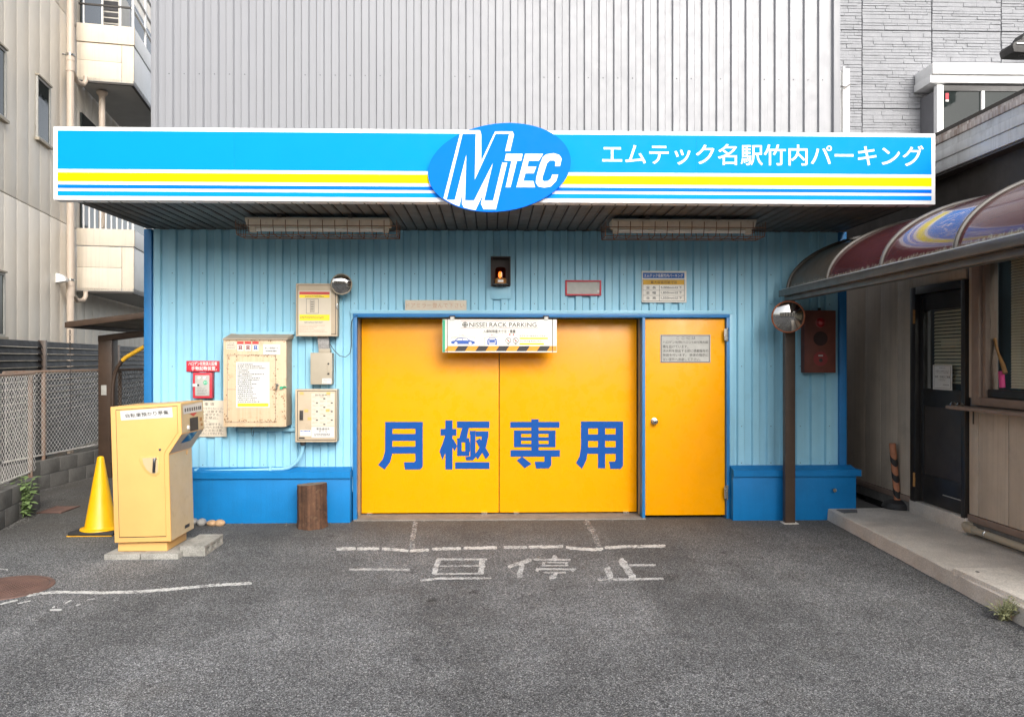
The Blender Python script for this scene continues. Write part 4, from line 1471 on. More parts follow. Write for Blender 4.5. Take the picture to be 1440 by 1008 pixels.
texts('lettering', [('ドアミラーをたたんで下さい', (731, 471, 770, 473.8)), ('アンテナを下げて下さい', (731, 478.6, 764, 481.4))], M['ink'], pn, yh - .0008, .008)
for u in (629, 777):
    MB().tube([PY(u, 447.5, YH - .004), PY(u, 496, YH - .004)], .003, 6).build('strap', M['ink'], hb)
for u in (636, 768):
    p = PY(u, 448.5, YH)
    MB().box(p.x - .022, p.x + .022, YH - .012, YH + .04, p.z - .016, p.z + .022).build('hook', M['paper_white'], hb, .005)
    MB().box(p.x - .03, p.x + .03, YH + .0, YH + .05, p.z + .022, p.z + .035).build('hook_bracket', M['ink'], hb)

# dark red alarm panel at right
al = thing('alarm_panel', 'dark red alarm panel with red lamp and round speaker', 'alarm', PY(1152, 525, 8.2))
YA = 8.20
x0, x1, z0, z1 = rectY(1131.5, 436.5, 1175.5, 524, YA)
MB().box(x0, x1, YA, YW + .012, z0, z1).build('housing', M['alarm'], al, .006)
a0, a1, b0, b1 = rectY(1135, 440.5, 1172, 520, YA - .003)
MB().box(a0, a1, YA - .004, YA - .0005, b0, b1).build('face', M['alarm'], al, .003)
p = PY(1153.8, 453.5, YA - .004)
MB().lathe([(.054, 0), (.054, .004), (.044, .008)], p, (0, -1, 0), 28, caps=False).build('lamp_ring', M['alarm_red'], al)
MB().lathe([(.046, 0), (.044, .018), (.03, .034), (.012, .042), (0, .043)], p, (0, -1, 0), 24, caps=False).build('red_lamp', M['red_lens'], al)
MB().lathe([(.076, 0), (.076, .003), (0, .003)], PY(1153.8, 476, YA - .004), (0, -1, 0), 32, caps=False).build('speaker', M['alarm_dark'], al)
p = PY(1153.8, 504.5, YA - .004)
MB().lathe([(.076, 0), (.075, .006), (0, .007)], p, (0, -1, 0), 32, caps=False).build('bell_disc', M['alarm_red'], al)
MB().lathe([(.020, .0072), (.020, .010), (0, .010)], PY(1153.8, 506.5, YA - .004), (0, -1, 0), 16, caps=False).build('socket', M['ink'], al)
plate('name_tag', rectY(1150.8, 499, 1157.2, 501, YA - .012), YA - .0135, .001, M['plate'], al)
MB().lathe([(.016, 0), (.016, .03)], (PY(1152, 437, 8.25).x, 8.25, z1), (0, 0, 1), 10).build('gland', M['ink'], al)
MB().tube([(PY(1152, 437, 8.25).x, 8.25, z1 + .03), (PY(1152, 437, 8.25).x, 8.262, TOPZ)], .012, 8).build('feed_pipe', M['siding'], al)

# ================================================================== THINGS ON THE LEFT FORECOURT
# cream yellow fee machine, leaning a little
YM = 6.76
fmx = thing('fee_machine', 'cream yellow bicycle fee machine with coin slot on its side', 'ticket machine', PY(200, 763, YM))
slab_o = PZ(146, 787, 0)
sl = thing('base_slab', 'flat rough concrete slab under the cream yellow machine', 'slab', slab_o)
xs1 = PZ(251, 786, 0).x
MB().box(slab_o.x, slab_o.x + .30, slab_o.y, slab_o.y + .62, -.01, .046).build('slab_piece', M['block'], sl, .008)
MB().box(slab_o.x + .306, xs1, slab_o.y + .004, slab_o.y + .62, -.01, .049).build('slab_piece', M['block'], sl, .008)
p0, p1 = PY(166, 763, YM + .05), PY(235, 775, YM + .05)
MB().box(p0.x, p1.x, YM + .05, YM + .48, .05, .125).build('plinth', M['machine'], fmx, .004)
face = [(155, 572), (254, 566.5), (255.6, 610), (237, 638.5), (240.5, 761), (161, 763)]
FP = [PY(u, v, YM) for u, v in face]
MB().prism(FP, (0, .52, 0)).build('shell', M['machine'], fmx, .006)
door = [(163, 577), (248.7, 571.2), (249.7, 608.6), (230.7, 637), (233.5, 753.5), (168, 755)]
cc = (200, 660)
MB().flat([PY(cc[0] + (u - cc[0]) * 1.012, cc[1] + (v - cc[1]) * 1.010, YM - .001) for u, v in door]).build('door_gap', M['dark_frame'], fmx)
dm = MB().prism([PY(u, v, YM - .008) for u, v in door], (0, .007, 0)).build('door', M['machine'], fmx, .003)
Yd = YM - .0095
q = [PY(*c, Yd) for c in ((170.3, 591), (243, 586.6), (241.8, 572.4), (168.8, 578))]
lb_ = MB().flat(q).build('label', M['paper_white'], dm)
Q = [PY(*c, Yd - .0008) for c in ((177, 587.5), (237.5, 582.5), (236.5, 576.5), (176, 582))]
text_mb(MB(), '自転車預かり募集', *Q, .012).build('lettering', M['ink'], lb_)
p = PY(225, 632, Yd)
MB().lathe([(.011, -.002), (.011, .004), (0, .005)], p, (0, -1, 0), 14).build('lock', M['steel'], dm)
# D-shaped handle recess
mb = MB()
dsh = [(197, 642), (218, 641), (224, 644), (224.5, 664), (219, 669), (212, 668.5), (204, 663), (198, 653), (195.5, 647)]
mb.prism([PY(u, v, Yd - .004) for u, v in dsh], (0, .004, 0)).build('handle_plate', M['machine'], dm, .002)
dsi = [(200, 644), (217.5, 643.2), (221.5, 645.5), (222, 663), (218, 666), (212, 665), (206, 660), (201.5, 652)]
MB().flat([PY(u, v, Yd - .0052) for u, v in dsi]).build('handle_recess', M['machine_shaded'], dm)  # flat patch, the recess's shade is in its colour
a, b = PY(217, 645, Yd - .012), PY(216.3, 664, Yd - .012)
hm = MB().tube([a + Vector((.012, .008, 0)), a, a.lerp(b, .5), b], .012, 8)
hm.build('lever', M['chrome_dark'], dm)
# right flank: coin slot, knob and stickers, laid on the flank plane
def flank(u, v, lift=.002):
    """u 0..1 from front to back, v = pixel height on the front edge of the head"""
    base = PY(254 + (v - 566.5) / 43.5 * 1.6, v, YM)
    return base + Vector((lift, .52 * u, 0))


def slope(u, v, lift=.002):
    base = PY(255.6 + (v - 610) / 28.5 * -18.6, v, YM)
    return base + Vector((lift * .8, .52 * u, -lift * .6))


def fl_poly(name, uv, m, lift=.002, parent=fmx, fn=flank):
    return MB().flat([fn(u, v, lift) for u, v in uv]).build(name, m, parent)


fl_poly('shaded_flank', [(.01, 568), (.99, 568), (.99, 609), (.01, 609)], M['machine_shaded'], .0012)  # thin sheets over the flank carry its painted shade
fl_poly('shaded_underside', [(.01, 611), (.99, 611), (.99, 638), (.01, 638)], M['machine_shaded'], .0012, fmx, slope)
lo_a, lo_b = PY(237, 640, YM), PY(240.4, 760, YM)
MB().flat([lo_a + Vector((.0015, .01, 0)), lo_b + Vector((.0015, .01, 0)), lo_b + Vector((.0015, .51, 0)), lo_a + Vector((.0015, .51, 0))]).build('shaded_side', M['machine_shaded'], fmx)
wl_ = fl_poly('price_label', [(.08, 583), (.08, 571), (.93, 570), (.93, 583)], M['paper_white'], .003)
fl_poly('red_arrow', [(.35, 583.5), (.68, 583.5), (.52, 588.5)], M['ink_red'], .004, wl_)
mm = MB()
for u in (.14, .24, .34, .44, .54, .64, .74, .82):
    mm.flat([flank(u, 575, .004), flank(u + .06, 575, .004), flank(u + .06, 580, .004), flank(u, 580, .004)])
tag(mm.build('small_print', M['ink_grey'], wl_), kind='stuff')
fl_poly('coin_slot', [(.35, 590), (.72, 590), (.72, 609.2), (.35, 609.2)], M['ink'], .003)
fl_poly('coin_tray', [(.35, 611.5), (.72, 611.5), (.66, 625), (.22, 625)], M['glass_dark'], .003, fmx, slope)
MB().lathe([(.020, 0), (.018, .012), (0, .014)], flank(.27, 603, .0), (1, 0, 0), 16).build('knob', M['white_print'], fmx)
for u, v in ((.04, 567.6), (.35, 567.6), (.55, 567.6)):
    pass
for u, v, h in ((.80, 592, 5.5), (.83, 601, 4)):
    fl_poly('sticker', [(u, v), (u + .10, v), (u + .10, v + h), (u, v + h)], M['wood'], .003)
c = lo_a.lerp(lo_b, .03) + Vector((.002, .40, 0))
MB().lathe([(.022, 0), (.020, .004), (.006, .005), (0, .005)], c, (1, 0, 0), 16).build('side_lock', M['machine'], fmx)
c = lo_a.lerp(lo_b, .95) + Vector((.003, .30, 0))
MB().flat([c, c + Vector((0, .11, 0)), c + Vector((0, .11, .03)), c + Vector((0, 0, .03))]).build('maker_plate', M['dark_frame'], fmx)

# hollow concrete block
bo = PZ(253, 782, 0)
hbk = thing('hollow_block', 'grey hollow concrete block lying beside the yellow machine', 'concrete block', bo)
bw, bd_, bh = .215, .46, .088
mb = MB()
mb.box(bo.x, bo.x + bw, bo.y, bo.y + bd_, .066, bh)
mb.box(bo.x, bo.x + bw, bo.y, bo.y + bd_, -.005, .020)
for k in range(4):
    y = bo.y + (bd_ - .05) * k / 3
    mb.box(bo.x + .002, bo.x + bw - .002, y + .001, y + .049, .0185, .0675)
mb.box(bo.x + .002, bo.x + bw * .55, bo.y + .004, bo.y + bd_ - .004, .0187, .0677)
mb.build('block', M['block'], hbk)

# traffic cone
co = PZ(131, 752, 0)
cn = thing('traffic_cone', 'yellow traffic cone on a black rubber base beside the machine', 'traffic cone', co)
bs = MB()
bs.box(co.x - .215, co.x + .215, co.y - .06, co.y + .33, .004, .038)
bs.build('base', M['rubber'], cn, .012)
MB().box(co.x - .222, co.x + .205, co.y - .066, co.y + .3, -.002, .006).build('base_edge', M['cone'], cn)
cy = co.y + .12
MB().lathe([(.185, .036), (.182, .048), (.150, .056), (.140, .075), (.034, .71), (.030, .735), (.018, .745), (0, .746)], (co.x + .012, cy, 0), (0, 0, 1), 40).build('body', M['cone'], cn)

# log stump
lg = PZ(434, 745, 0)
st_ = thing('log_stump', 'upright brown log stump standing before the left blue plinth', 'log', lg)
rg = random.Random(2)
vs, fs = [], []
nn_, hh = 40, 14
ph_ = [rg.uniform(0, 6.28) for _ in range(8)]
lc = lg + Vector((0, .15, 0))
for j in range(hh + 1):
    z = .435 * j / hh
    for k in range(nn_):
        t = 2 * PI * k / nn_
        r = .146 + .006 * math.sin(3 * t + ph_[0]) + .004 * math.sin(7 * t + ph_[1] + z * 2) + .0035 * math.sin(13 * t + ph_[2] + z * 5) + rg.uniform(-.0025, .0025)
        r += .010 * max(0, 1 - j / 2.0)
        zz_ = z + (.012 * math.cos(t + .6) if j == hh else 0)
        vs.append(lc + Vector((r * math.cos(t) - .010 * z, r * math.sin(t), zz_)))
for j in range(hh):
    for k in range(nn_):
        fs.append((j * nn_ + k, j * nn_ + (k + 1) % nn_, (j + 1) * nn_ + (k + 1) % nn_, (j + 1) * nn_ + k))
mb = MB().add(vs, fs)
mb.smooth = True
mb.build('bark', M['bark'], st_, angle=60)
topl = vs[-nn_:]
ce = sum(topl, Vector()) / nn_
MB().add([*topl, ce + Vector((0, 0, -.004))], [(k, (k + 1) % nn_, nn_) for k in range(nn_)]).build('cut_top', M['logtop'], st_)

# pebbles
for i, (u, v, a, b, m, lab) in enumerate(((268, 738.5, .055, .04, 'stone_a', 'dark grey pebble mostly behind the yellow machine'), (280.5, 740, .055, .042, 'stone_a', 'pale grey rounded pebble beside the plinth'),
                                          (294.5, 740.5, .05, .035, 'stone_b', 'middle tan pebble in the row by the plinth'), (307, 740, .06, .035, 'stone_b', 'flat orange tan pebble at the right end of the row'))):
    c = PZ(u, v, 0)
    rg = random.Random(i)
    bm = bmesh.new()
    bmesh.ops.create_icosphere(bm, subdivisions=3, radius=1)
    mb = MB()
    ph2 = [rg.uniform(0, 6) for _ in range(4)]
    vs = []
    for vv in bm.verts:
        k = 1 + .08 * math.sin(3 * vv.co.x + ph2[0]) + .08 * math.sin(2.6 * vv.co.y + ph2[1])
        vs.append(c + Vector((vv.co.x * a * k, vv.co.y * a * .8 * k + .05, (vv.co.z * k + .75) * b)))
    mb.add(vs, [tuple(x.index for x in f.verts) for f in bm.faces])
    bm.free()
    mb.smooth = True
    tag(mb.build('pebble', M[m], None, org=c, angle=80), lab, 'pebble', 'pebbles by the plinth')

# ================================================================== LEFT BUILDING
dL = Vector((-.1975, .9803, 0)).normalized()
nL = Vector((dL.y, -dL.x, 0))
oL = Vector((-4.5, 0, 0))
WL = lambda s, z, out=0.: oL + dL * s + Vector((0, 0, z)) + nL * out


def onL(px, py, out=0.):
    """(s, z) of a seen point on the left building's wall"""
    p = PP(px, py, oL + nL * out, nL)
    return (p - oL).dot(dL), p.z


lbd = thing('cream_building', 'cream panelled building with balconies on the left', 'building', WL(12, 0))
MB().obox(WL(5, -.1, -.03), dL * 18, nL * -6, (0, 0, 13)).build('core', M['joint'], lbd)
pw = .455
zl = [(.0, 3.985), (4.0, 7.545), (7.56, 12)]
protos = {}
for (za, zb2) in zl:
    for k in range(int(15.6 / pw)):
        s = 6.2 + k * pw
        if za not in protos:
            mb = MB().obox(Vector((0, 0, 0)) - nL * .03, dL * (pw - .008), nL * .03, (0, 0, zb2 - za))
            protos[za] = mb.build('wall_panel', M['panelbeige'], lbd, org=(0, 0, 0), bev=.003)
            protos[za].location = WL(s, za) - ORG[lbd.name]
        else:
            copy_part(protos[za], lbd, WL(s, za))


def lwindow(pxa, pya, pxb, pyb):
    s0, ztop = onL(pxa, pya)
    s1, _ = onL(pxb, pyb)
    _, zbot = onL(pxa, pyb)
    fmb = MB()
    t = .035
    for a, b, c, d in ((s0, s1, zbot, zbot + t), (s0, s1, ztop - t, ztop), (s0, s0 + t, zbot + t, ztop - t), (s1 - t, s1, zbot + t, ztop - t)):
        fmb.obox(WL(a, c, .002), dL * (b - a), nL * .03, (0, 0, d - c))
    w = fmb.build('window', M['plate'], lbd)
    MB().obox(WL(s0 + t, zbot + t, .004), dL * (s1 - s0 - 2 * t), nL * .015, (0, 0, ztop - zbot - 2 * t)).build('pane', M['glass_dark'], w)
    MB().obox(WL(s0 - .03, zbot - .04, .002), dL * (s1 - s0 + .06), nL * .06, (0, 0, .038)).build('sill', M['boxgrey'], w)
    MB().obox(WL(s0 - .02, ztop + .002, .002), dL * (s1 - s0 + .04), nL * .05, (0, 0, .025)).build('hood', M['boxgrey'], w)
    return w


lwindow(50, 106, 68.5, 193)
lwindow(-24, 44, 5.5, 148)
lwindow(-20, 378, 4, 472)

# balconies
sB, _ = onL(106, 104)
for (zb2, zs, zt2, rail) in ((2.90, 3.70, 4.0, 'bars'), (6.62, 7.30, 7.62, 'grid')):
    bal = MB().obox(WL(sB, zb2, .02), dL * 8, nL * .93, (0, 0, .05)).build('balcony', M['balc_soffit'], lbd)
    t = .05
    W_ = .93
    up, lo_ = zt2 - zs, zs - zb2
    # end parapet (towards the viewer): trim strip, lower panels, upper band
    MB().obox(WL(sB, zb2 - .035, .02), nL * W_, dL * t, (0, 0, .034)).build('edge_strip', M['dark_frame'], bal)
    MB().obox(WL(sB, zb2 + .002, .02), nL * (W_ - .20), dL * t, (0, 0, lo_ * .52)).build('parapet_panel', M['balcony'], bal, .004)
    MB().obox(WL(sB, zb2 + .006 + lo_ * .52, .02), nL * (W_ - .20), dL * t, (0, 0, lo_ * .48 - .02)).build('parapet_panel', M['balcony'], bal, .004)
    MB().obox(WL(sB, zb2 + .002, .02 + W_ - .193), nL * .193, dL * t, (0, 0, lo_ - .016)).build('parapet_panel', M['balcony'], bal, .004)
    MB().obox(WL(sB - .015, zs + .004, .02), nL * (W_ + .012), dL * (t + .015), (0, 0, up)).build('parapet_band', M['balcony'], bal, .006)
    # long side: its sunlit brightness is put into a whiter colour
    MB().obox(WL(sB + t + .001, zb2 - .035, .02 + W_), dL * 8, nL * -t, (0, 0, .034)).build('edge_strip', M['dark_frame'], bal)
    for k in range(5):
        MB().obox(WL(sB + t + .002 + k * 1.6, zb2 + .002, .02 + W_), dL * 1.59, nL * -t, (0, 0, lo_ - .016)).build('parapet_panel', M['white_metal'], bal, .004)
    MB().obox(WL(sB + t + .002, zs + .004, .02 + W_ + .012), dL * 8, nL * -(t + .012), (0, 0, up)).build('parapet_band', M['white_metal'], bal, .006)
    # railing
    hr = 1.05 if rail == 'grid' else .62
    z0_ = zt2 + .006
    for k in range(7):
        MB().obox(WL(sB + .03 + k * .95, z0_, W_ - .02), dL * .035, nL * .035, (0, 0, hr)).build('railing_post', M['white_metal'], bal)
    for h in ((.36, .70, 1.05) if rail == 'grid' else (.60,)):
        MB().obox(WL(sB + .02, z0_ + h - .03, W_ - .024), dL * 6.2, nL * .043, (0, 0, .03)).build('rail', M['white_metal'], bal)
        MB().obox(WL(sB - .004, z0_ + h - .03, .05), nL * (W_ - .075), dL * .03, (0, 0, .03)).build('rail', M['dark_frame' if h == .36 else 'white_metal'], bal)
    for k in range(3 if rail == 'grid' else 9):
        o = .12 + k * (.30 if rail == 'grid' else .09)
        MB().obox(WL(sB + .002, z0_, o), nL * .022, dL * .022, (0, 0, hr - .031)).build('railing_bar', M['white_metal'], bal)
# dark sheet painting the shade of the recess above each parapet
for zb2 in (4.02, 7.64):
    MB().obox(WL(sB + .25, zb2, .004), dL * 7, nL * .03, (0, 0, 2.1)).build('shaded_recess', M['glass_dark'], lbd)
# downpipes
sp_, _ = onL(99, 300, .12)
def downpipe(name, label, s, z0, z1, out, zjs, group='cream downpipes on the left building'):
    t = thing(name, label, 'downpipe', WL(s, z0, out), group)
    MB().tube([WL(s, z0, out), WL(s, z1, out)], .058, 14).build('pipe', M['pipe'], t)
    for zj in zjs:
        MB().lathe([(.068, -.17), (.068, -.05), (.064, -.045), (.064, .0), (.070, .005), (.070, .06)], WL(s, zj, out), (0, 0, 1), 16).build('coupling', M['pipe'], t)
        br = MB().lathe([(.072, .09), (.072, .12)], WL(s, zj, out), (0, 0, 1), 16)
        br.tube([WL(s, zj + .105, out - .05), WL(s - .02, zj + .105, .0)], .012, 6)
        br.build('bracket', M['steel'], t)
        MB().tube([WL(s, zj - .10, out), WL(s + .35, zj - .22, out), WL(s + .55, zj - .20, out + .04), WL(s + .62, zj - .12, out + .06), WL(s + .62, zj - .03, out + .06)], .04, 10).build('branch', M['pipe'], t)
    return t


downpipe('downpipe', 'tall cream downpipe at the near end of the balconies', sp_, 0, 12, .12, (2.92, 6.70))
s2_, zz2 = onL(143.5, 152, .3)
t = thing('downpipe', 'short cream drain pipe under the upper balcony', 'downpipe', WL(s2_, 4.1, .3), 'cream downpipes on the left building')
MB().tube([WL(s2_, 4.1, .3), WL(s2_, 6.6, .3)], .055, 12).build('pipe', M['pipe'], t)
MB().lathe([(.056, 0), (.10, .06), (.10, .09)], WL(s2_, 6.50, .3), (0, 0, 1), 14).build('collar', M['pipe'], t)
# vent hood
sv, zv = onL(85, 389, .05)
vh = thing('vent_hood', 'small white rounded vent hood beside the tall cream downpipe', 'vent', WL(sv, zv))
mb = MB()
P_ = []
for j in range(9):
    a = PI / 2 * j / 8
    P_.append((.17 * math.cos(a), .13 * math.sin(a) + .03))
pts = [WL(sv - .085, zv - .11, 0)] + [WL(sv - .085, zv - .11 + h, o * .9) for o, h in P_]
mb.prism(pts, dL * .17)
mb.build('shell', M['white_metal'], vh, .012)
# air conditioner behind the upper railing
sa, _ = onL(120, 12, .4)
ac = thing('air_conditioner', 'outdoor air-conditioner unit behind the upper balcony railing', 'air conditioner', WL(sB + .45, 6.68, .3))
MB().obox(WL(sB + .35, 6.69, .34), nL * .30, dL * .75, (0, 0, 1.75)).build('case', M['ac'], ac, .01)
for k in range(8):
    MB().obox(WL(sB + .335, 7.5 + k * .105, .37), nL * .24, dL * .014, (0, 0, .07)).build('grille_slat', M['ac_dark'], ac)

# ---------------- slatted black fence
fo = Vector((-4.08, 0, 0))
FL = lambda s, z, out=0.: fo + dL * s + Vector((0, 0, z)) + nL * out
lf_ = thing('slat_fence', 'black horizontal slat fence along the cream building', 'fence', FL(12, 0))
sA, _ = ((PP(57.5, 500, fo, nL) - fo).dot(dL), 0)
sC = (PP(163, 500, fo, nL) - fo).dot(dL)
stp = sC - sA
posts = [sA - stp, sA, sC, sC + stp]
slp = None
for s in posts:
    MB().obox(FL(s - .03, 0, -.03), dL * .06, nL * .10, (0, 0, 1.96)).build('post', M['brown'], lf_, .003)
for s in posts[:-1]:
    for k in range(18):
        z = .30 + k * .092
        if slp is None:
            mb = MB().add([Vector((0, 0, 0)) + nL * .035, dL * (stp - .07) + nL * .035, dL * (stp - .07) + nL * .0 + Vector((0, 0, .082)), nL * .0 + Vector((0, 0, .082)),
                           nL * .025, dL * (stp - .07) + nL * .025, dL * (stp - .07) + nL * -.01 + Vector((0, 0, .076)), nL * -.01 + Vector((0, 0, .076))],
                          [(0, 1, 2, 3), (7, 6, 5, 4), (0, 4, 5, 1), (3, 2, 6, 7), (1, 5, 6, 2), (0, 3, 7, 4)])
            slp = mb.build('slat', M['slat'], lf_, org=(0, 0, 0))
            slp.location = FL(s + .035, z) - ORG[lf_.name]
        else:
            copy_part(slp, lf_, FL(s + .035, z))

# ---------------- chain-link fences on low block walls
def chain_fence(label, wlabel, A, B, end_posts, group, zw=.375, zt2=1.53, seed=0):
    A, B = Vector(A), Vector(B)
    d = (B - A)
    Ln = d.length
    d.normalize()
    nrm = Vector((d.y, -d.x, 0))
    if nrm.dot(-A) < 0:
        nrm = -nrm
    wall = thing('block_wall', wlabel, 'wall', A)
    bl = .39
    for r in range(2):
        k = 0
        s = -(.195 if r else 0)
        while s < Ln:
            a, b = max(0, s), min(Ln, s + bl)
            if b - a > .05:
                MB().obox(A + d * (a + .004) - nrm * .07 + Vector((0, 0, r * zw / 2 + .003)), d * (b - a - .008), nrm * .14, (0, 0, zw / 2 - .008)).build('block', M['concrete_dark'], wall, .006)
            s += bl
    MB().obox(A + d * .006 - nrm * .062, d * (Ln - .012), nrm * .124, (0, 0, zw - .02)).build('mortar', M['joint'], wall)
    fn = thing('chain_link_fence', label, 'fence', A, group)
    for s in end_posts:
        MB().tube([A + d * s + Vector((0, 0, .1)), A + d * s + Vector((0, 0, zt2 + .0))], .025, 10).build('post', M['galv_rust'], fn)
    MB().tube([A + Vector((0, 0, zt2)), B + Vector((0, 0, zt2))], .021, 10).build('top_rail', M['galv_rust'], fn)
    MB().tube([A + Vector((0, 0, zw + .06)), B + Vector((0, 0, zw + .06))], .012, 8).build('bottom_rail', M['galv'], fn)
    st = .072
    h = zt2 - zw - .07
    mesh = MB()
    # each wire zigzags down the fence and hooks its neighbour
    nz = int(2 * h / st)
    cols = int(Ln / st)
    for c in range(cols + 1):
        pts = []
        for j in range(nz + 1):
            off = st * .5 if (j % 2) else -st * .02
            s = c * st + off
            s = min(max(s, 0), Ln)
            pts.append(A + d * s + nrm * (.022 + (.004 if j % 2 else -.004)) + Vector((0, 0, zt2 - .01 - h * j / nz)))
        mesh.tube(pts, .0024, 4, caps=False)
        pts = []
        for j in range(nz + 1):
            off = -st * .5 if (j % 2) else st * .02
            s = min(max(c * st + off + st * .0, 0), Ln)
            pts.append(A + d * s + nrm * (.022 - (.004 if j % 2 else -.004)) + Vector((0, 0, zt2 - .01 - h * j / nz)))
        mesh.tube(pts, .0024, 4, caps=False)
    mesh.smooth = False
    tag(mesh.build('wire_mesh', M['galv'], fn), kind='stuff')


A1 = PZ(0, 740, 0)
A2 = PZ(47, 715, 0)
dA = (A1 - A2).normalized()
chain_fence('nearer chain-link fence with pale wire at the left edge', 'low concrete block wall at the left edge, nearer the camera', A2 + dA * 2.2 , A2, (.35, 2.1), 'chain-link fences on the left')
B1 = PZ(44, 690, 0)
B2 = PZ(156, 662, 0)
dB = (B2 - B1).normalized()
lenB = (B2 - B1).length
pB = (PP(61, 600, B1, Vector((dB.y, -dB.x, 0))) - B1).dot(dB)
chain_fence('farther chain-link fence running behind the brown post', 'low concrete block wall running back behind the yellow cone', B1 - dB * .5, B1 + dB * (lenB + 2.4), (.5 + pB - .9, .5 + pB, .5 + pB + 1.8, .5 + pB + 3.2), 'chain-link fences on the left', seed=4)

# ---------------- brown shed
YP = 11.35
sh = thing('bicycle_shed', 'brown metal shelter with flat roof on a single square post', 'shelter', PY(147.5, 667, YP))
pa, pb = PY(138, 500, YP), PY(157, 500, YP)
zr0 = PY(93.5, 458, 10.9).z + (pb.x - PY(93.5, 458, 10.9).x) * .125 - .10
post = MB().box(pa.x, pb.x, YP, YP + .19, 0, zr0 - .07).build('post', M['brown'], sh, .006)
plate('switch_plate', rectY(142.5, 541.5, 150, 555.5, YP), YP - .008, .0075, M['plate'], sh, .002)
tip = PY(93.5, 458, 10.9)
slp_ = .125
zr = lambda x: tip.z + (x - tip.x) * slp_
xe = -3.78
def sloped(x0, x1, y0, y1, lo_, hi_):
    return MB().hexa([(x0, y0, zr(x0) + lo_), (x1, y0, zr(x1) + lo_), (x1, y1, zr(x1) + lo_), (x0, y1, zr(x0) + lo_), (x0, y0, zr(x0) + hi_), (x1, y0, zr(x1) + hi_), (x1, y1, zr(x1) + hi_), (x0, y1, zr(x0) + hi_)])
rfz = sloped(tip.x, xe, 10.9, 13.6, .035, .055).build('roof', M['brown'], sh)
sloped(tip.x - .005, xe, 10.86, 10.91, -.03, .045).build('fascia', M['brown'], rfz, .004)
sloped(tip.x - .005, tip.x + .04, 10.911, 13.6, -.03, .034).build('fascia', M['brown'], rfz, .004)
for k in range(7):
    x = tip.x + .06 + k * .30
    if x + .27 < xe:
        sloped(x, x + .27, 10.95, 13.5, .022, .033).build('roof_panel', M['polycarb'], rfz)
sloped(pa.x, xe, YP - .01, YP + .16, -.235, -.15).build('beam', M['brown'], sh, .004)
# rain chain
ch = thing('rain_chain', 'thin rain chain hanging from the shelter roof tip', 'chain', PY(98.5, 464, 10.95))
cx_ = PY(98.5, 464, 10.95)
for k in range(7):
    z = cx_.z - .02 - k * .045
    mb = MB().tube([(cx_.x + .010 * math.cos(t) * (1 if k % 2 else .3), cx_.y + .010 * math.cos(t) * (.3 if k % 2 else 1), z + .024 * math.sin(t)) for t in [2 * PI * i / 10 for i in range(11)]], .005, 5)
    mb.build('link', M['ink'], ch)
MB().tube([(cx_.x, cx_.y, cx_.z - .3), (cx_.x + .01, cx_.y, .9)], .004, 5).build('rod', M['ink'], ch)
# bent pipe
bp_ = thing('bent_pipe', 'bent brown pipe with a yellow sleeve beside the shelter post', 'pipe', PY(158, 660, 11.2))
curve = [(158, 650), (158, 580), (158.5, 556), (159, 540), (161, 528), (165, 517), (171, 508)]
MB().tube([PY(u, v, 11.2) for u, v in curve + [(178, 502), (203, 487), (230, 472)]], .026, 10).build('tube', M['brown'], bp_)
MB().tube([PY(u, v, 11.19) for u, v in [(172, 507), (178, 502), (190, 495), (203, 487.5)]], .029, 10).build('sleeve', M['gold'], bp_)


# ---------------- weeds
def weed(label, base, stems, leaf_mat, h, spread, ll, seed):
    rg = random.Random(seed)
    w = thing('weed', label, 'plant', base)
    lm, smb = MB(), MB()
    for i in range(stems):
        a = rg.uniform(0, 2 * PI)
        tilt = rg.uniform(.1, 1) * spread
        hh_ = h * rg.uniform(.55, 1)
        pts = [base + Vector((math.cos(a) * tilt * (t ** 1.4), math.sin(a) * tilt * .6 * (t ** 1.4), hh_ * t)) for t in (0, .25, .5, .75, 1)]
        smb.tube(pts, .004, 5, taper=(1, .9, .8, .6, .4))
        nl = rg.randint(9, 13)
        for k in range(nl):
            t = .15 + .85 * k / (nl - 1)
            j = min(3, int(t * 4))
            p = pts[j].lerp(pts[j + 1], t * 4 - j)
            b = rg.uniform(0, 2 * PI)
            L_ = ll * rg.uniform(.6, 1.25) * (1.1 - .4 * t)
            dv = Vector((math.cos(b), math.sin(b), rg.uniform(-.25, .7))).normalized()
            sd_ = dv.cross(Vector((0, 0, 1))).normalized() * L_ * .30
            drop = Vector((0, 0, -L_ * .18))
            e = p + dv * L_ + drop
            m1 = p + dv * L_ * .45
            lm.add([p, m1 + sd_, e, m1 - sd_, m1 + Vector((0, 0, L_ * .06))], [(0, 4, 1), (4, 2, 1), (0, 3, 4), (4, 3, 2)])
    smb.build('stems', leaf_mat, w)
    tag(lm.build('leaves', leaf_mat, w), kind='stuff')


weed('tall leafy weed growing against the left block wall', PZ(32, 728, 0), 13, M['leaf'], .48, .20, .115, 3)
weed('low pale weed at the foot of the right kerb block', PZ(1411, 872, 0), 34, M['leaf_dry'], .15, .19, .035, 8)

# ================================================================== RIGHT SHOP
shp = thing('shop_building', 'brown panelled shop building on the right with grey metal eave', 'building', (SX, 7, 0))
yS = lambda px, x=SX: PX(px, 504, x).y
zS = lambda px, py, x=SX: PX(px, py, x).z
dy1, dy0 = yS(1287), yS(1357.5)           # far and near side of the door opening
wy1, wy0 = yS(1379), 3.0                  # window
zd1, zd0 = zS(1287, 411), zS(1357, 728)
ws1, ws0 = 2.55, zS(1379, 560)
ZU = 3.02
mb = MB()
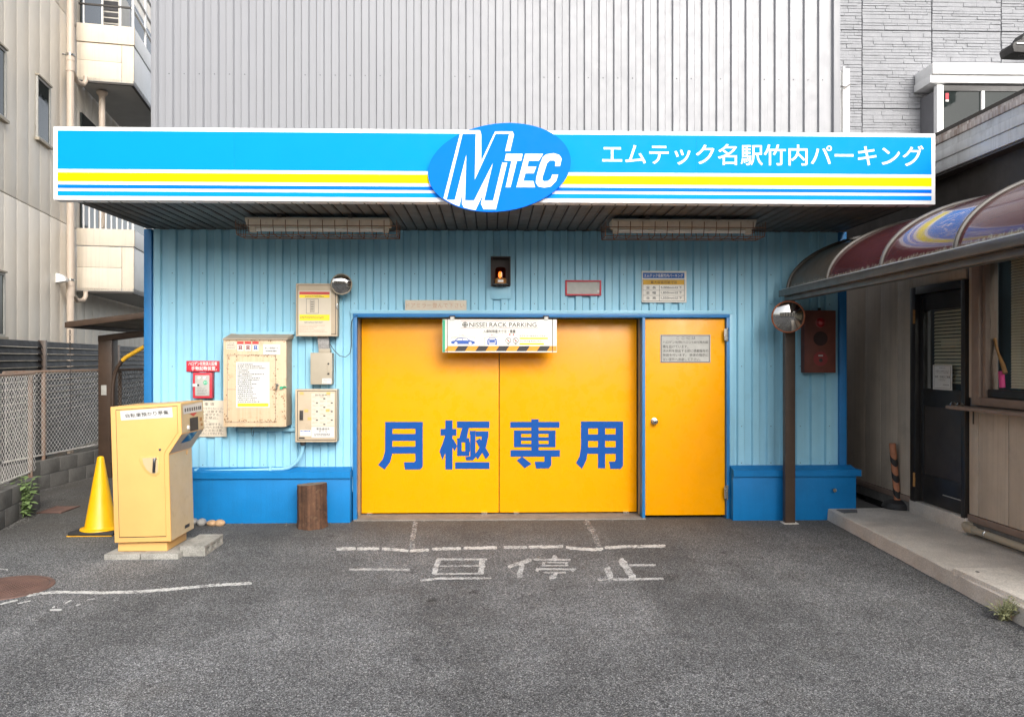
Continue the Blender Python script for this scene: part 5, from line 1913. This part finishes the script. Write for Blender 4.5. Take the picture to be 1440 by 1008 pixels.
# core wall with door and window openings
mb.box(SX + .02, SX + .16, dy1, 13, .12, 3.9)
mb.box(SX + .02, SX + .16, dy0, dy1, zd1, 3.9)
mb.box(SX + .02, SX + .16, wy1, dy0, .12, 3.9)
mb.box(SX + .02, SX + .16, wy0, wy1, .12, ws0)
mb.box(SX + .02, SX + .16, wy0, wy1, ws1, 3.9)
mb.build('core', M['joint'], shp)
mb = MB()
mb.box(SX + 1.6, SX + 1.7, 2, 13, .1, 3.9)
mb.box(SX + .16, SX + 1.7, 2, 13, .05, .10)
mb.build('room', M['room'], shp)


def spanel(y0, y1, z0, z1, m='shop', name='wall_panel', t=.02):
    MB().box(SX, SX + t, y0 + .003, y1 - .003, z0, z1).build(name, M[m], shp, .003)


zb0 = .28
ys_ = [dy1 + .05]
y = dy1 + .05
for wdt in (.30, .36, .36, .45, .45, .9, .9):
    spanel(y, y + wdt, zb0, ZU)
    y += wdt
for a, b in ((dy0 - .01, dy1 + .05),):
    spanel(a, b, zd1 + .05, ZU)
spanel(wy1 + .06, dy0 - .05, ws0 + .0, ZU)
ylist = [wy1 + .06 - .0]
y = dy0 - .055
for wdt in (.14, .40, .45, .9, .9):
    spanel(y - wdt, y, .30, ws0 - .085)
    y -= wdt
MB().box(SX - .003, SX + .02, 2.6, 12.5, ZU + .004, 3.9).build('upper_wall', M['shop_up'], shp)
MB().box(SX - .012, SX + .02, dy1 + .05, 11, .22, .275).build('base_rail', M['shop_trim'], shp, .003)
MB().box(SX - .012, SX + .02, 2.6, dy0 - .05, .235, .295).build('base_rail', M['shop_trim'], shp, .003)
MB().box(SX + .0, SX + .05, 2.6, dy0 - .05, .121, .23).build('footing', M['concrete_dark'], shp)
MB().box(SX + .0, SX + .05, dy1 + .05, 11, .121, .215).build('footing', M['concrete_dark'], shp)
MB().box(SX - .03, SX + .15, dy0 - .06, dy1 + .06, .115, zd0 + .01).build('door_step', M['concrete'], shp, .006)
for k in range(3):
    pz = zS(1208 + 18 * k, 690)
MB().box(SX + .021, SX + .025, dy1, 9, 0, .2).build('shadow_gap', M['black'], shp)

# shop door
sdr = thing('shop_door', 'dark glazed shop door with blinds and a white notice', 'door', (SX, (dy0 + dy1) / 2, zd0))
t = .055
for nm, a, b, c, d in (('frame_jamb', dy1 - t, dy1 + .045, zd0, zd1 + .045), ('frame_jamb', dy0 - .045, dy0 + .02, zd0, zd1 + .045), ('frame_head', dy0 + .021, dy1 - t - .001, zd1 - .03, zd1 + .045)):
    MB().box(SX - .03, SX + .10, a, b, c, d).build(nm, M['shop_dark'], sdr, .004)
la, lb2 = dy0 + .03, dy1 - t - .01
zm0, zm1 = zS(1320, 556), zS(1320, 568)
zm0, zm1 = min(zm0, zm1), max(zm0, zm1) + .02
X0 = SX + .015
for nm, a, b, c, d in (('stile', la, la + .06, zd0 + .02, zd1 - .04), ('stile', lb2 - .06, lb2, zd0 + .02, zd1 - .04), ('top_rail', la + .061, lb2 - .061, zd1 - .20, zd1 - .04),
                       ('middle_rail', la + .061, lb2 - .061, zm0 - .03, zm1 + .04), ('bottom_rail', la + .061, lb2 - .061, zd0 + .02, zd0 + .30)):
    MB().box(X0, X0 + .04, a, b, c, d).build(nm, M['shop_dark'], sdr, .003)
MB().box(X0 + .015, X0 + .03, la + .06, lb2 - .06, zd0 + .29, zm0 - .02).build('lower_panel', M['shop_panel_dark'], sdr)
MB().box(X0 + .015, X0 + .020, la + .06, lb2 - .06, zm1 + .03, zd1 - .19).build('glass_pane', M['glass'], sdr)
ra, rb_ = PX(1326, 695, X0 - .002), PX(1355, 702, X0 - .002)
MB().box(X0 - .006, X0 - .001, rb_.y, ra.y, rb_.z - .02, ra.z).build('scuff_plate', M['plate'], sdr, .002)
for pyy in (445, 675):
    p = PX(1290, pyy, SX - .03)
    MB().tube([(SX - .036, dy1 - .045, p.z - .07), (SX - .036, dy1 - .045, p.z + .07)], .012, 8).build('hinge', M['wood'], sdr)
n0, n1 = PX(1312, 513, X0 - .002), PX(1339, 549, X0 - .002)
nt = MB().box(X0 - .003, X0 - .001, n1.y, n0.y, n1.z, n0.z).build('notice', M['paper_white'], sdr)


def side_text(mb, s, y1, y0, z0, z1, X):
    """lettering on a plane facing -x; reads from far (y1) to near (y0)"""
    return text_mb(mb, s, (X, y1, z0), (X, y0, z0), (X, y0, z1), (X, y1, z1))


ny, nz_ = n0.y - n1.y, n0.z - n1.z
mb = MB()
for s, u0, u1, v0, v1 in (('お知らせ', .35, .65, .86, .91), ('平素はご利用ありがとう', .15, .85, .74, .79), ('ございます下記の通り', .15, .85, .67, .72), ('貼紙・駐輪はご遠慮', .12, .90, .48, .57), ('ください', .32, .66, .36, .45), ('管理者', .55, .85, .18, .23)):
    side_text(mb, s, n0.y - ny * u0, n0.y - ny * u1, n1.z + nz_ * v0, n1.z + nz_ * v1, X0 - .0042)
mb.build('lettering', M['ink'], nt)
mb = MB()
for a, b, c, d in ((.06, .94, .955, .965), (.06, .94, .06, .07), (.06, .075, .06, .965), (.925, .94, .06, .965)):
    mb.flat([(X0 - .0038, n0.y - ny * a, n1.z + nz_ * c), (X0 - .0038, n0.y - ny * b, n1.z + nz_ * c), (X0 - .0038, n0.y - ny * b, n1.z + nz_ * d), (X0 - .0038, n0.y - ny * a, n1.z + nz_ * d)])
mb.build('border', M['ink_grey'], nt)
h0, h1 = PX(1309, 479, X0 - .04), PX(1331, 486, X0 - .04)
MB().box(X0 + .06, X0 + .10, h1.y, h0.y, h1.z, h0.z).build('letter_slot', M['plate'], sdr, .003)
bm_ = MB()
z = zm1 + .10
while z < zd1 - .2:
    bm_.obox((X0 + .05, la + .05, z), (0, lb2 - .16 - la - .05, 0), (.010, 0, .024), (.002, 0, 0))
    z += .034
tag(bm_.build('blind_slats', M['blind'], sdr), kind='stuff')

# shop window with counter
swn = thing('shop_window', 'shop window with beige blinds above a narrow counter shelf', 'window', (SX, wy1, ws0))
for nm, a, b, c, d, xo in (('frame_jamb', wy1 - .05, wy1 + .055, ws0 - .06, ws1 + .05, -.05), ('frame_sill', wy0, wy1 - .051, ws0 - .06, ws0 + .01, -.05), ('frame_head', wy0, wy1 - .051, ws1 - .01, ws1 + .05, -.05)):
    MB().box(SX + xo, SX + .10, a, b, c, d).build(nm, M['shop_trim'], swn, .005)
MB().box(SX - .02, SX + .09, wy1 - .10, wy1 - .0515, ws0 + .011, ws1 - .011).build('sash_stile', M['shop_trim'], swn, .003)
MB().box(SX - .005, SX + .06, wy0, wy1 - .101, ws0 + .011, ws0 + .085).build('sash_rail', M['shop_dark'], swn, .003)
MB().box(SX + .02, SX + .026, wy0, wy1 - .10, ws0 + .08, ws1 - .011).build('glass_pane', M['glass'], swn)
bm_ = MB()
z = ws0 + .10
yb1 = yS(1409)
while z < ws1:
    bm_.obox((SX + .075, wy0, z), (0, yb1 - wy0, 0), (.010, 0, .021), (.002, 0, 0))
    z += .024
tag(bm_.build('blind_slats', M['blind'], swn), kind='stuff')
c0 = PX(1331, 570, SX - .20)
MB().box(SX - .21, SX - .052, 2.8, c0.y, c0.z - .028, c0.z).build('counter_shelf', M['shop_trim'], swn, .004)
MB().box(SX - .051, SX - .001, 2.8, wy1 + .10, c0.z - .027, c0.z - .002).build('shelf_back', M['shop_trim'], swn)
p = PX(1369, 575, SX - .02)
MB().tube([(SX - .022, p.y, c0.z - .028), (SX - .022, p.y, c0.z - .16)], .006, 6).build('shelf_hook', M['dark_frame'], swn)
for u in (1341, 1350):
    p = PX(u, 563.5, SX - .13)
    tag(MB().lathe([(.030, 0), (.034, .012), (.018, .03), (0, .034)], (SX - .13, p.y, c0.z), (0, 0, 1), 16, caps=False).build('metal_dish', M['steel'], None, org=(SX - .13, p.y, c0.z)),
        'farther of the two small shiny metal dishes on the counter shelf' if u < 1345 else 'nearer of the two small shiny metal dishes on the counter shelf', 'dish', 'dishes on the counter shelf')
pk = thing('pink_holder', 'bright pink tube with a wooden brush standing behind the shop window', 'brush', PX(1409, 545, SX + .055))
p0, p1 = PX(1409.5, 545, SX + .055), PX(1408, 522, SX + .055)
MB().tube([p0, p1], .024, 12).build('tube', M['pink'], pk)
MB().tube([PX(u, v, SX + .052) for u, v in ((1414, 525), (1410, 512), (1404, 498), (1401, 486), (1399, 476))], .020, 10, taper=(1, .9, .55, .6, .7)).build('brush_handle', M['wood'], pk)

# drain pipe along the foot of the shop wall
q0, q1 = PX(1358, 733, SX - .05), PX(1440, 772, SX - .05)
dp = thing('ground_pipe', 'grey drain pipe running along the foot of the shop wall', 'pipe', q0)
zz_ = .185
MB().tube([(SX - .06, q0.y - .05, zz_), (SX - .06, 2.6, zz_)], .030, 12).build('pipe', M['boxgrey'], dp)
MB().tube([(SX + .02, q0.y, zz_ + .01), (SX - .05, q0.y, zz_ + .01), (SX - .062, q0.y - .05, zz_), (SX - .06, q0.y - .14, zz_)], .040, 12).build('elbow', M['boxgrey'], dp)
MB().tube([(SX - .06 + .034 * math.cos(a), q0.y - .32, zz_ + .034 * math.sin(a)) for a in [PI * i / 8 - .3 for i in range(11)]] + [(SX + .01, q0.y - .32, zz_ - .02)], .006, 6).build('clip', M['steel'], dp)

# eave
XE = 4.20
EV = thing('eave', 'grey metal eave with a rusty upper edge on the shop roof', 'eave', (XE, 6, 3.45))
bz0, bz1 = PX(1318, 244, XE).z, PX(1318, 196, XE).z
ya_ = 11.5
for nm, a, b, xo, m in (('lower_board', 0, .34, 0., 'fascia'), ('middle_board', .345, .60, -.012, 'fascia'), ('upper_board', .605, .83, .0, 'fascia'), ('rusty_edge', .835, 1.0, -.015, 'rusty')):
    MB().box(XE + xo, XE + .25, 3, ya_, bz0 + (bz1 - bz0) * a, bz0 + (bz1 - bz0) * b).build(nm, M[m], EV, .004)
MB().box(XE + .02, XE + .24, 3, ya_, bz0 - .02, bz0 - .001).build('soffit', M['soffit'], EV)
MB().hexa([(XE + .0, 3, bz1 - .001), (XE + 3, 3, bz1 + .5), (XE + 3, ya_, bz1 + .5), (XE, ya_, bz1 - .001), (XE, 3, bz1 + .03), (XE + 3, 3, bz1 + .53), (XE + 3, ya_, bz1 + .53), (XE, ya_, bz1 + .03)]).build('roof_sheet', M['rusty'], EV)

# ---------------- curved awning
XG, ZG = 3.09, 2.405
AA, AB = SX - XG, .60
aw = thing('curved_awning', 'glossy maroon curved awning on a brown gutter beam', 'awning', (XG, 8.04, 0))
ribs = [8.04, 7.09, 6.10, 5.11, 4.12, 3.13]
arc = lambda k, off=0.: (SX - (AA + off) * math.cos(PI / 2 * k), ZG + (AB + off) * math.sin(PI / 2 * k))
NA = 28
for i, (ya2, yb2) in enumerate(zip(ribs, ribs[1:])):
    mb = MB()
    vs = []
    for k in range(NA + 1):
        x, z = arc(k / NA)
        for y in (ya2 - .004, yb2 + .004):
            vs.append((x, y, z))
    for k in range(NA + 1):
        x, z = arc(k / NA, -.004)
        for y in (ya2 - .004, yb2 + .004):
            vs.append((x, y, z))
    m2 = 2 * (NA + 1)
    fs = []
    for k in range(NA):
        fs += [(2 * k, 2 * k + 1, 2 * k + 3, 2 * k + 2), (m2 + 2 * k + 2, m2 + 2 * k + 3, m2 + 2 * k + 1, m2 + 2 * k)]
    mb.add(vs, fs)
    mb.smooth = True
    o = mb.build('awning_panel', M['awning_grey'] if i == 0 else M['awning'], aw)
    if i == 0:
        o['label'] = 'grey end panel of the awning with the soffit reflection painted in'
for y in ribs:
    mb = MB()
    pts = []
    for k in range(NA + 1):
        x, z = arc(k / NA, .008)
        pts.append((x, y, z))
    mb.tube(pts, .018, 8)
    mb.build('rib', M['gutter'], aw)
MB().box(XG - .075, XG + .03, 2.6, 8.12, ZG - .055, ZG + .012).build('gutter_beam', M['gutter'], aw, .008)
MB().box(XG - .02, XG + .05, 2.6, 8.10, ZG - .105, ZG - .056).build('lower_beam', M['gutter'], aw, .004)
MB().box(XG - .060, XG - .035, 2.6, 8.08, ZG + .0125, ZG + .022).build('gutter_lip', M['fascia'], aw, .002)
pp = PZ(1109, 736, 0)
MB().box(XG - .048, XG + .058, 8.0, 8.075, -.02, ZG - .106).build('post', M['brown'], aw, .006)
MB().box(XG - .07, XG + .085, 7.97, 8.10, -.02, .008).build('post_foot', M['concrete'], aw, .006)

round_mirror('convex_mirror', 'round traffic mirror with orange rim on the brown awning post', 1108.5, 445.5, .165, 7.88, -14, 6, M['orange_rim'], .13)

# striped delineator post
dlo = PX(1262, 713, 4.17)
dlo = PZ(1262, 714, .12)
dl = thing('delineator_post', 'orange and black striped short post on a round black base', 'bollard', dlo)
MB().lathe([(.15, 0), (.155, .02), (.135, .06), (.075, .085), (.045, .088), (0, .088)], dlo, (0, 0, 1), 28).build('base', M['rubber'], dl)
tilt = Vector((-.055, 0, .60))
b0_ = dlo + Vector((0, 0, .085))
MB().tube([b0_, b0_ + tilt], .034, 14).build('pole', M['orange'], dl)
for k in range(3):
    mb = MB()
    vs = []
    zc = .06 + k * .17
    for i in range(21):
        a = 2 * PI * i / 20
        for w in (0, .075):
            h = zc + .045 * math.sin(a) + w
            c = b0_ + tilt * (h / .60)
            vs.append(c + Vector((.0352 * math.cos(a), .0352 * math.sin(a), 0)))
    mb.add(vs, [(2 * i, 2 * i + 2, 2 * i + 3, 2 * i + 1) for i in range(20)])
    mb.smooth = True
    mb.build('black_band', M['rubber'], dl)
MB().lathe([(.012, 0), (.012, .004), (0, .004)], dlo + Vector((.06, -.128, .045)), (.3, -1, .5), 10).build('reflector', M['sign_yellow'], dl)

# ================================================================== GREY STONE-CLAD BUILDING BEHIND
YR = 15.0
gb_ = thing('stone_clad_building', 'grey stone-clad building behind at the upper right', 'building', PY(1310, 300, YR))
X0g = PY(1150, 100, YR).x
X1g = PY(1470, 100, YR).x + 2
MB().box(X0g, X1g, YR + .03, YR + 4, 0, 13).build('core', M['joint'], gb_)
pwid = PY(1310, 44, YR).x - PY(1212, 44, YR).x
xj = PY(1212, 44, YR).x
zj = PY(1300, 44, YR).z
ph_ = 3.03 / 2
rg = random.Random(21)


def stone_panel(w, h, seed):
    """one moulded panel: courses of split stone strips standing out by different amounts"""
    rg = random.Random(seed)
    mb = MB()
    mb.box(0, w, 0, .02, 0, h)
    z = 0.
    while z < h - .01:
        ch_ = min(rg.choice((.045, .055, .06, .085)), h - z)
        x = 0.
        while x < w - .01:
            L_ = min(rg.uniform(.18, .62), w - x)
            if w - x - L_ < .06:
                L_ = w - x
            d0 = rg.uniform(.004, .019)
            d1 = d0 + rg.uniform(-.006, .006)
            g_ = .005
            mb.hexa([(x + g_, -d0, z + g_), (x + L_ - g_, -d1, z + g_), (x + L_ - .002, -.0005, z + .002), (x + .002, -.0005, z + .002),
                     (x + g_, -d0 + .002, z + ch_ - g_), (x + L_ - g_, -d1 + .002, z + ch_ - g_), (x + L_ - .002, -.0005, z + ch_ - .002), (x + .002, -.0005, z + ch_ - .002)])
            x += L_
        z += ch_
    return mb


pro = []
for r in range(-2, 3):
    for c in range(-1, 5):
        x = xj + c * pwid
        z = zj + r * 1.52
        if x > X1g:
            continue
        i = (r * 5 + c * 3) % 5
        while len(pro) <= i:
            pro.append(None)
        if pro[i] is None:
            pro[i] = stone_panel(pwid - .016, 1.52 - .014, i + 40).build('stone_panel', M['sidestone'], gb_, org=(0, 0, 0))
            pro[i].location = Vector((x + .008, YR, z + .007)) - ORG[gb_.name]
        else:
            copy_part(pro[i], gb_, (x + .008, YR, z + .007))
# bay window
YV = 14.4
wn_ = MB()
x0, x1, z0, z1 = rectY(1312, 88, 1475, 118, YV - .05)
fz = (z1 - z0) * .45
bw_ = MB().box(x0, x1, YV - .05, YR - .03, z0 + fz, z1).build('bay_window', M['white_metal'], gb_, .01)
x0b = x0
MB().box(x0 - .02, x1, YV - .0, YR - .03, z0 + .02, z0 + fz - .006).build('hood_lip', M['white_metal'], bw_, .006)
a, b, c, d = rectY(1318, 118, 1475, 200, YV)
MB().box(a, a + .12, YV, YV + .12, c - .6, d - .02).build('frame_jamb', M['white_metal'], bw_, .004)
MB().box(a + .121, b, YV + .03, YV + .10, d - .12, d - .02).build('frame_head', M['shop_dark'], bw_)
mx_ = PY(1381, 150, YV).x
MB().box(mx_, mx_ + .06, YV + .01, YV + .09, c - .6, d - .121).build('frame_mullion', M['white_metal'], bw_, .003)
MB().box(a + .121, mx_ - .001, YV + .05, YV + .06, c - .6, d - .121).build('pane', M['glass_dark'], bw_)
MB().box(mx_ + .061, b, YV + .05, YV + .06, c - .6, d - .121).build('pane', M['glass_dark'], bw_)
plate('sticker', rectY(1330, 131, 1334.5, 140, YV + .04), YV + .046, .003, M['red'], bw_)
plate('sticker', rectY(1330, 140.2, 1334.5, 143, YV + .04), YV + .046, .003, M['paper_white'], bw_)
MB().box(a + .001, b, YV + .13, YR - .03, c - .6, d - .1).build('bay_body', M['joint'], bw_)

# black floodlight jutting in at the right edge
fl_o = PY(1440, 66, 13)
fd = thing('floodlight', 'black angular floodlight jutting in at the upper right edge', 'lamp', fl_o)
k = 13 / F
P2 = lambda u, v, dy=0.: PY(u, v, 13 + dy)
MB().prism([P2(1424, 64), (P2(1426, 60)), P2(1446, 50), P2(1470, 52), P2(1470, 74), P2(1446, 74), P2(1426, 73)], (0, .35, 0)).build('housing', M['ink'], fd, .01)
MB().prism([P2(1434, 58), P2(1444, 44), P2(1470, 44), P2(1470, 49), P2(1448, 49.5), P2(1437, 57)], (0, .3, 0)).build('hood', M['ink'], fd, .008)
MB().prism([P2(1430, 60, -.02), P2(1470, 61, -.02), P2(1470, 62.6, -.02), P2(1430, 61.6, -.02)], (0, .015, 0)).build('trim_line', M['white_metal'], fd)
c = P2(1437, 76, .12)
MB().lathe([(.05, -.05), (.06, .0), (.04, .05)], c, (0, 1, 0), 16).build('sensor', M['ink'], fd)
MB().tube([P2(1460, 60, .2), P2(1470, 60, 2.02)], .05, 10).build('arm', M['ink'], fd)

# white post beside the tower
YT = 8.75
wp = thing('white_duct', 'white vertical duct beside the grey tower corner above the sign', 'duct', PY(1188, 183, YT))
x0, x1, z0, z1 = rectY(1176, 99, 1189, 400, YT)
MB().box(x0, x1, YT + .01, YT + .16, 3.3, z1).build('channel', M['white_metal'], wp, .004)
x0, x1, z0, z1 = rectY(1188.5, 97, 1195, 400, YT - .02)
MB().box(x0, x1, YT - .02, YT + .12, 3.3, z1).build('cover', M['white_metal'], wp, .004)
x0, x1, z0, z1 = rectY(1186, 94, 1188.5, 400, YT - .04)
MB().box(x0, x1 - .001, YT - .04, YT + .0, 3.3, z1).build('strip', M['white_metal'], wp, .002)
MB().tube([PY(1178, 123, YT - .05), PY(1184, 121.5, YT - .07), PY(1189, 123, YT - .06), PY(1195, 119, YT - .05)], .012, 6).build('wire_tie', M['steel'], wp)

# ================================================================== ACROSS THE STREET (what the mirrors and panes show)
ob = thing('opposite_building', 'beige building across the street, seen in the round mirrors', 'building', (0, -11, 0))
MB().box(-13, 13, -19, -11, 0, 5.0).build('wall', M['balcony'], ob)
MB().box(-13.1, 13.1, -19, -10.8, 5.0, 5.25).build('parapet', M['panelbeige'], ob)
wf = MB().box(-.9, .9, 0, .06, 0, 1.3).build('window', M['glass_dark'], ob, org=(0, 0, 0))
for i in range(7):
    for j in range(2):
        o_ = (-10.5 + 3.5 * i, -11.002, .9 + 2.4 * j)
        if i + j == 0:
            wf.location = Vector(o_) - ORG[ob.name]
        else:
            copy_part(wf, ob, o_)

# grit gathered along the foot of the walls
rg = random.Random(77)
gm = MB()
def grit(x, y, z=.0):
    r = rg.uniform(.003, .009)
    a = rg.uniform(0, 6)
    k = rg.randint(4, 6)
    lo_ = [(x + r * rg.uniform(.7, 1.2) * math.cos(a + 2 * PI * i / k), y + r * rg.uniform(.7, 1.2) * math.sin(a + 2 * PI * i / k), z) for i in range(k)]
    gm.add(lo_ + [(x, y, z + r * rg.uniform(.5, .9))], [(i, (i + 1) % k, k) for i in range(k)])
for _ in range(170):
    grit(rg.uniform(BX0, OX0), YW - .135 - abs(rg.gauss(0, .06)))
for _ in range(110):
    grit(rg.uniform(OX1, 3.55), YW - .135 - abs(rg.gauss(0, .06)))
for _ in range(90):
    grit(rg.uniform(OX0, OX1), YW - .06 - abs(rg.gauss(0, .10)))
for _ in range(200):
    y = rg.uniform(4.6, 8.2)
    grit(xa(y) - .02 - abs(rg.gauss(0, .05)) - (.06 if y < KY else 0), y)
for _ in range(160):
    p = A1.lerp(A2, rg.uniform(-.2, 1))
    grit(p.x + .08 + abs(rg.gauss(0, .06)), p.y)
for _ in range(160):
    p = B1.lerp(B2, rg.uniform(0, 1))
    grit(p.x + .08 + abs(rg.gauss(0, .06)), p.y)
for _ in range(120):
    grit(rg.uniform(-4.5, 3.2), rg.uniform(3.8, 8))
tag(gm.build('grit', M['concrete_dark']), 'loose grey grit scattered along the foot of the walls', 'grit', kind='stuff')
